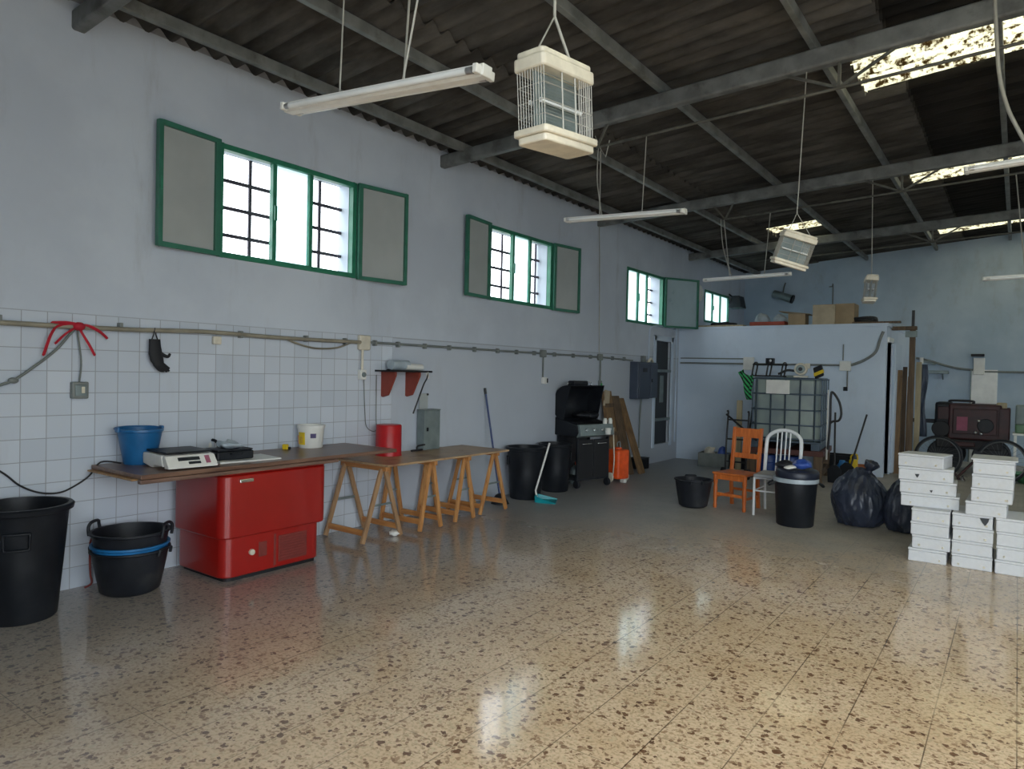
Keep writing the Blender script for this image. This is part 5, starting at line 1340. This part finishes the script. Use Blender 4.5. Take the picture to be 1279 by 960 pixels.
# ================================================================== HANGING LIGHTS
def fluoro(label, p0, p1, wires, twin=True, extra=None):
    p0 = Vector(p0); p1 = Vector(p1); c = (p0+p1)/2; L = (p1-p0).length/2
    t = thing('fluorescent_light', label, 'fluorescent light', c, group='hanging fluorescent lights')
    q = (p1-p0).to_track_quat('X', 'Z'); t.rotation_euler = q.to_euler()
    inv = q.to_matrix().inverted()
    MB().prism([(-.028,.045), (.028,.045), (.028,.012), (.018,.0), (-.018,.0), (-.028,.012)], 'x', -L, L).build('housing', M['white_paint'], t, bev=.003)
    ys = (-.042, .042) if twin else (0,)
    zt = .018 if twin else -.02
    for y in ys:
        tb = MB().cyl((-L+.03, y, zt), (L-.03, y, zt), .0135, n=14).build('tube', M['tube'], t, smooth=40)
        for s in (-1, 1):
            MB().cyl((s*(L-.06), y, zt), (s*(L-.03), y, zt), .014, n=14).build('tube_cap', M['cap_metal'], tb, smooth=40)
            MB().box(s*(L-.012)-.011, s*(L-.012)+.011, y-.015, y+.015, zt-.015, zt+.02).build('lamp_holder', M['white_plastic'], t, bev=.004)
    for s in (-1, 1): MB().box(s*L-.008, s*L+.008, -.028, .028, .0, .046).build('end_cap', M['white_plastic'], t, bev=.004)
    for f, top, sag, r in wires:
        lo = Vector((f*L, 0, .045)); hi = inv @ (Vector(top)-c)
        md = lo.lerp(hi, .5)+Vector((sag, 0, 0))
        MB().tube(spl([lo, md, hi], 6), r, 6).build('hanging_wire', M['wire'], t, smooth=60)
    return t
def rz_(x): return 3.80+.043*(x-XL)-.19
Y = TR[0]
a, b = onY(362, 142, Y), onY(607, 97, Y)
t1 = fluoro('twin tube fluorescent light nearest the camera, above the first window', a, b,
    [(-.40, (onY(434,116,Y).x-.01, Y, 3.8), 0, .004), (.27, (onY(518,100,Y).x, Y, 3.62), .0, .005), (.26, (onY(525,0,Y).x+.10, Y, 3.75), .02, .005)])
Y = TR[1]
a, b = onY(708, 278, Y), onY(856, 267, Y)
fluoro('hanging fluorescent light just above and right of the second window', a, b,
    [(-.40, (onY(751,180,Y).x, Y, rz_(-3.2)), 0, .005), (-.36, (onY(748,180,Y).x, Y, rz_(-3.2)), -.03, .005), (.32, (onY(808,170,Y).x, Y, rz_(-2.8)), 0, .004)], twin=True)
Y = TR[2]
a, b = onY(880, 352, Y), onY(988, 344, Y)
fluoro('far hanging fluorescent light over the partition, left of middle trap', a, b,
    [(-.38, (onY(905,266,Y).x, Y, rz_(-3.3)), 0, .006), (-.33, (onY(901,266,Y).x, Y, rz_(-3.3)), -.04, .006), (.42, (onY(963,258,Y).x, Y, rz_(-2.7)), 0, .005)], twin=True)
Y = TR[1]+.4
a = onY(1206, 217, Y); b = a+Vector((1.2, 0, .05))
fluoro('fluorescent light cut by the right edge, under the skylight', a, b, [(-.3, (a.x+.4, Y-.4, rz_(a.x+.4)), 0, .005), (.5, (a.x+.9, Y-.4, rz_(a.x+.9)), 0, .005)], twin=True)
Y = TR[2]
a = onY(1229, 351, Y); b = a+Vector((1.2, 0, .02))
fluoro('far fluorescent light at the right edge, before the back wall', a, b, [(-.38, (onY(1268,260,Y).x, Y, rz_(0)), .0, .007), (.6, (a.x+.95, Y, rz_(0)), 0, .005)], twin=True)
# long cable hanging from the roof at the top right
tag(MB().tube(spl([onY(1243,0,5.6), onY(1246,60,5.6), onY(1249,95,5.6), onY(1256,125,5.6), onY(1266,150,5.6), onY(1290,190,5.6), onY(1310,200,5.6)], 6), .012, 8).build('roof_cable', M['wire'], smooth=60), 'pale cable hanging in a curve below the near skylight', 'cable')
tag(MB().tube([onY(762,175,TR[1])+Vector((0,0,0)), onY(757,196,TR[1]), onY(749,183,TR[1]), onY(744,170,TR[1])], .006, 6).build('rod_tie', M['wire'], smooth=60), 'short wire tie at the left end of second truss rod', 'wire')

# ================================================================== INSECT TRAPS
def trap(label, loc, rot, wires, S_=.82):
    t = thing('insect_trap', label, 'insect trap', loc, rot=rot, group='hanging insect traps'); t.scale = (S_, S_, S_)
    LX, LY, H = .072, .18, .30      # half sizes, cage height; origin at the top of the cap
    m = MB().prism(rrect(-LX-.014, LX+.014, -LY-.014, LY+.014, .02), 'z', -.055, -.0)
    m.build('top_cap', M['cream'], t, smooth=40, bev=.008)
    MB().prism(rrect(-LX-.004, LX+.004, -LY-.004, LY+.004, .02), 'z', 0, .028).build('cap_ridge', M['cream'], t, smooth=40, bev=.008)
    MB().prism(rrect(-LX-.022, LX+.022, -LY-.022, LY+.022, .02), 'z', -H-.03, -H).build('tray_rim', M['cream'], t, smooth=40, bev=.006)
    MB().prism(rrect(-LX-.008, LX+.008, -LY-.008, LY+.008, .02), 'z', -H-.062, -H-.03).build('tray', M['cream'], t, smooth=40, bev=.006)
    m = MB(); r = .0022
    n1, n2 = 10, 22
    for i in range(n1+1):
        x = -LX+2*LX*i/n1
        for y in (-LY, LY): m.tube([(x, y, -H), (x, y, -.055)], r, 4)
    for i in range(n2+1):
        y = -LY+2*LY*i/n2
        for x in (-LX, LX): 
            if i in (0, 8, 14, n2) or i > 15: m.tube([(x, y, -H), (x, y, -.055)], r if i not in (8, 14) else .004, 4)
    for z in (-.12, -.19, -.25):
        m.tube([Vector((a, b, z)) for a, b in ((-LX,-LY),(LX,-LY),(LX,LY),(-LX,LY))], r, 4, loop=True)
    m.build('cage', M['wire'], t)
    m = MB()
    for i in range(16):
        z = -.075-.014*i
        for x in (-LX*.8, LX*.8): m.tube([(x, -LY+.01, z), (x, LY*.45, z)], .0016, 4)
    m.build('electric_grid', M['grey_metal'], t)
    MB().box(-.006, .006, -LY+.02, LY-.02, -H, -.055).build('back_plate', M['grey_metal'], t)
    for s in (-1, 1): MB().cyl((s*.03, -LY+.03, -.18), (s*.03, LY-.03, -.18), .011, n=12).build('lamp_tube', M['tube'], t, smooth=40)
    R3 = Euler(rot).to_matrix().inverted()
    for lo, hi, rr in wires:
        h3 = (R3 @ (Vector(hi)-Vector(loc)))/S_; lo = Vector(lo)
        MB().tube(spl([lo, lo.lerp(h3, .5), h3], 3), rr, 6).build('hanging_wire', M['wire'], t, smooth=60)
    return t
c = onY(681, 172, 2.0)
loc = Vector((c.x-.06, c.y+.145, c.z+.31))
loc = Vector((loc.x, loc.y, loc.z))
print('TRAP1', loc)
k1 = Vector((loc.x+.01, TR[0]+.05, loc.z+.17))
t = trap('white insect trap nearest the camera, hanging by the first truss', loc, (rad(5), 0, rad(-4)), [((-.03,-.13,.0), k1, .004), ((.03,.10,.0), k1, .007), (tuple((Euler((rad(5),0,rad(-4))).to_matrix().inverted() @ (k1-loc))/.82), (k1.x+.0, TR[0]+.05, 3.75), .007)])
c = onY(986, 340, TR[1])
loc2 = onY(999, 294, TR[1]); k2 = onY(996, 266, TR[1])
e2 = (Matrix.Rotation(rad(19), 3, 'Y') @ Matrix.Rotation(rad(-55), 3, 'Z')).to_euler()
trap('tilted insect trap hanging before the small skylight', loc2, tuple(e2), [((0,-.13,.02), k2, .004), ((0,.13,.02), k2, .004), (tuple((e2.to_matrix().inverted() @ (k2-loc2))/.7), (onY(1008,90,TR[1]).x, TR[1], 3.96), .006)], .7)
loc3 = onY(1089, 347, TR[2]); k3 = onY(1090, 330, TR[2])
trap('farthest insect trap, hanging before the back wall', loc3, (0, rad(4), rad(14)), [((0,0,.02), (onY(1091,212,TR[2]).x, TR[2], 4.0), .006)])

# ================================================================== LIGHT
w = bpy.data.worlds.new('overcast_sky'); SC.world = w; w.use_nodes = True
bg = w.node_tree.nodes['Background']; bg.inputs[0].default_value = (.86, .94, 1.0, 1); bg.inputs[1].default_value = 6.0
def portal(name, loc, rot, sx, sy):
    l = bpy.data.lights.new(name, 'AREA'); l.shape = 'RECTANGLE'; l.size = sx; l.size_y = sy; l.energy = 0
    l.cycles.is_portal = True
    o = bpy.data.objects.new(name, l); COL.objects.link(o); o.location = loc; o.rotation_euler = rot; return o
for k, (ya, yb, za, zb) in enumerate(WIN): portal('window_portal', (XL-.3, (ya+yb)/2, (za+zb)/2), (0, rad(-90), 0), zb-za+.1, yb-ya+.1)
portal('doorway_portal', ((FRONT[0]+FRONT[1])/2, YF-.3, FRONT[3]/2), (rad(90), 0, 0), FRONT[1]-FRONT[0]+.1, FRONT[3]+.1)
for a in (RDOOR, *RADDED): portal('side_portal', (XR+.3, (a[0]+a[1])/2, (a[2]+a[3])/2), (0, rad(90), 0), a[3]-a[2]+.1, a[1]-a[0]+.1)

cam = bpy.data.cameras.new('camera'); co = bpy.data.objects.new('camera', cam); COL.objects.link(co)
cam.sensor_fit = 'HORIZONTAL'; cam.sensor_width = 36; cam.lens = FL*36/1279; cam.clip_start = .02; cam.clip_end = 200
mw = Matrix.Identity(4)
for i, v in enumerate((CR, CU, -CF)):
    for j in range(3): mw[j][i] = v[j]
mw.translation = CAM; co.matrix_world = mw
SC.camera = co
SC.view_settings.view_transform = 'Standard'; SC.view_settings.look = 'None'
SC.view_settings.exposure = 0.0; SC.view_settings.gamma = 1.0; SC.view_settings.use_curve_mapping = False
SC.cycles.max_bounces = 10; SC.cycles.diffuse_bounces = 6; SC.cycles.glossy_bounces = 4; SC.cycles.transparent_max_bounces = 12
SC.cycles.use_denoising = True
SC.cycles.sample_clamp_indirect = 6
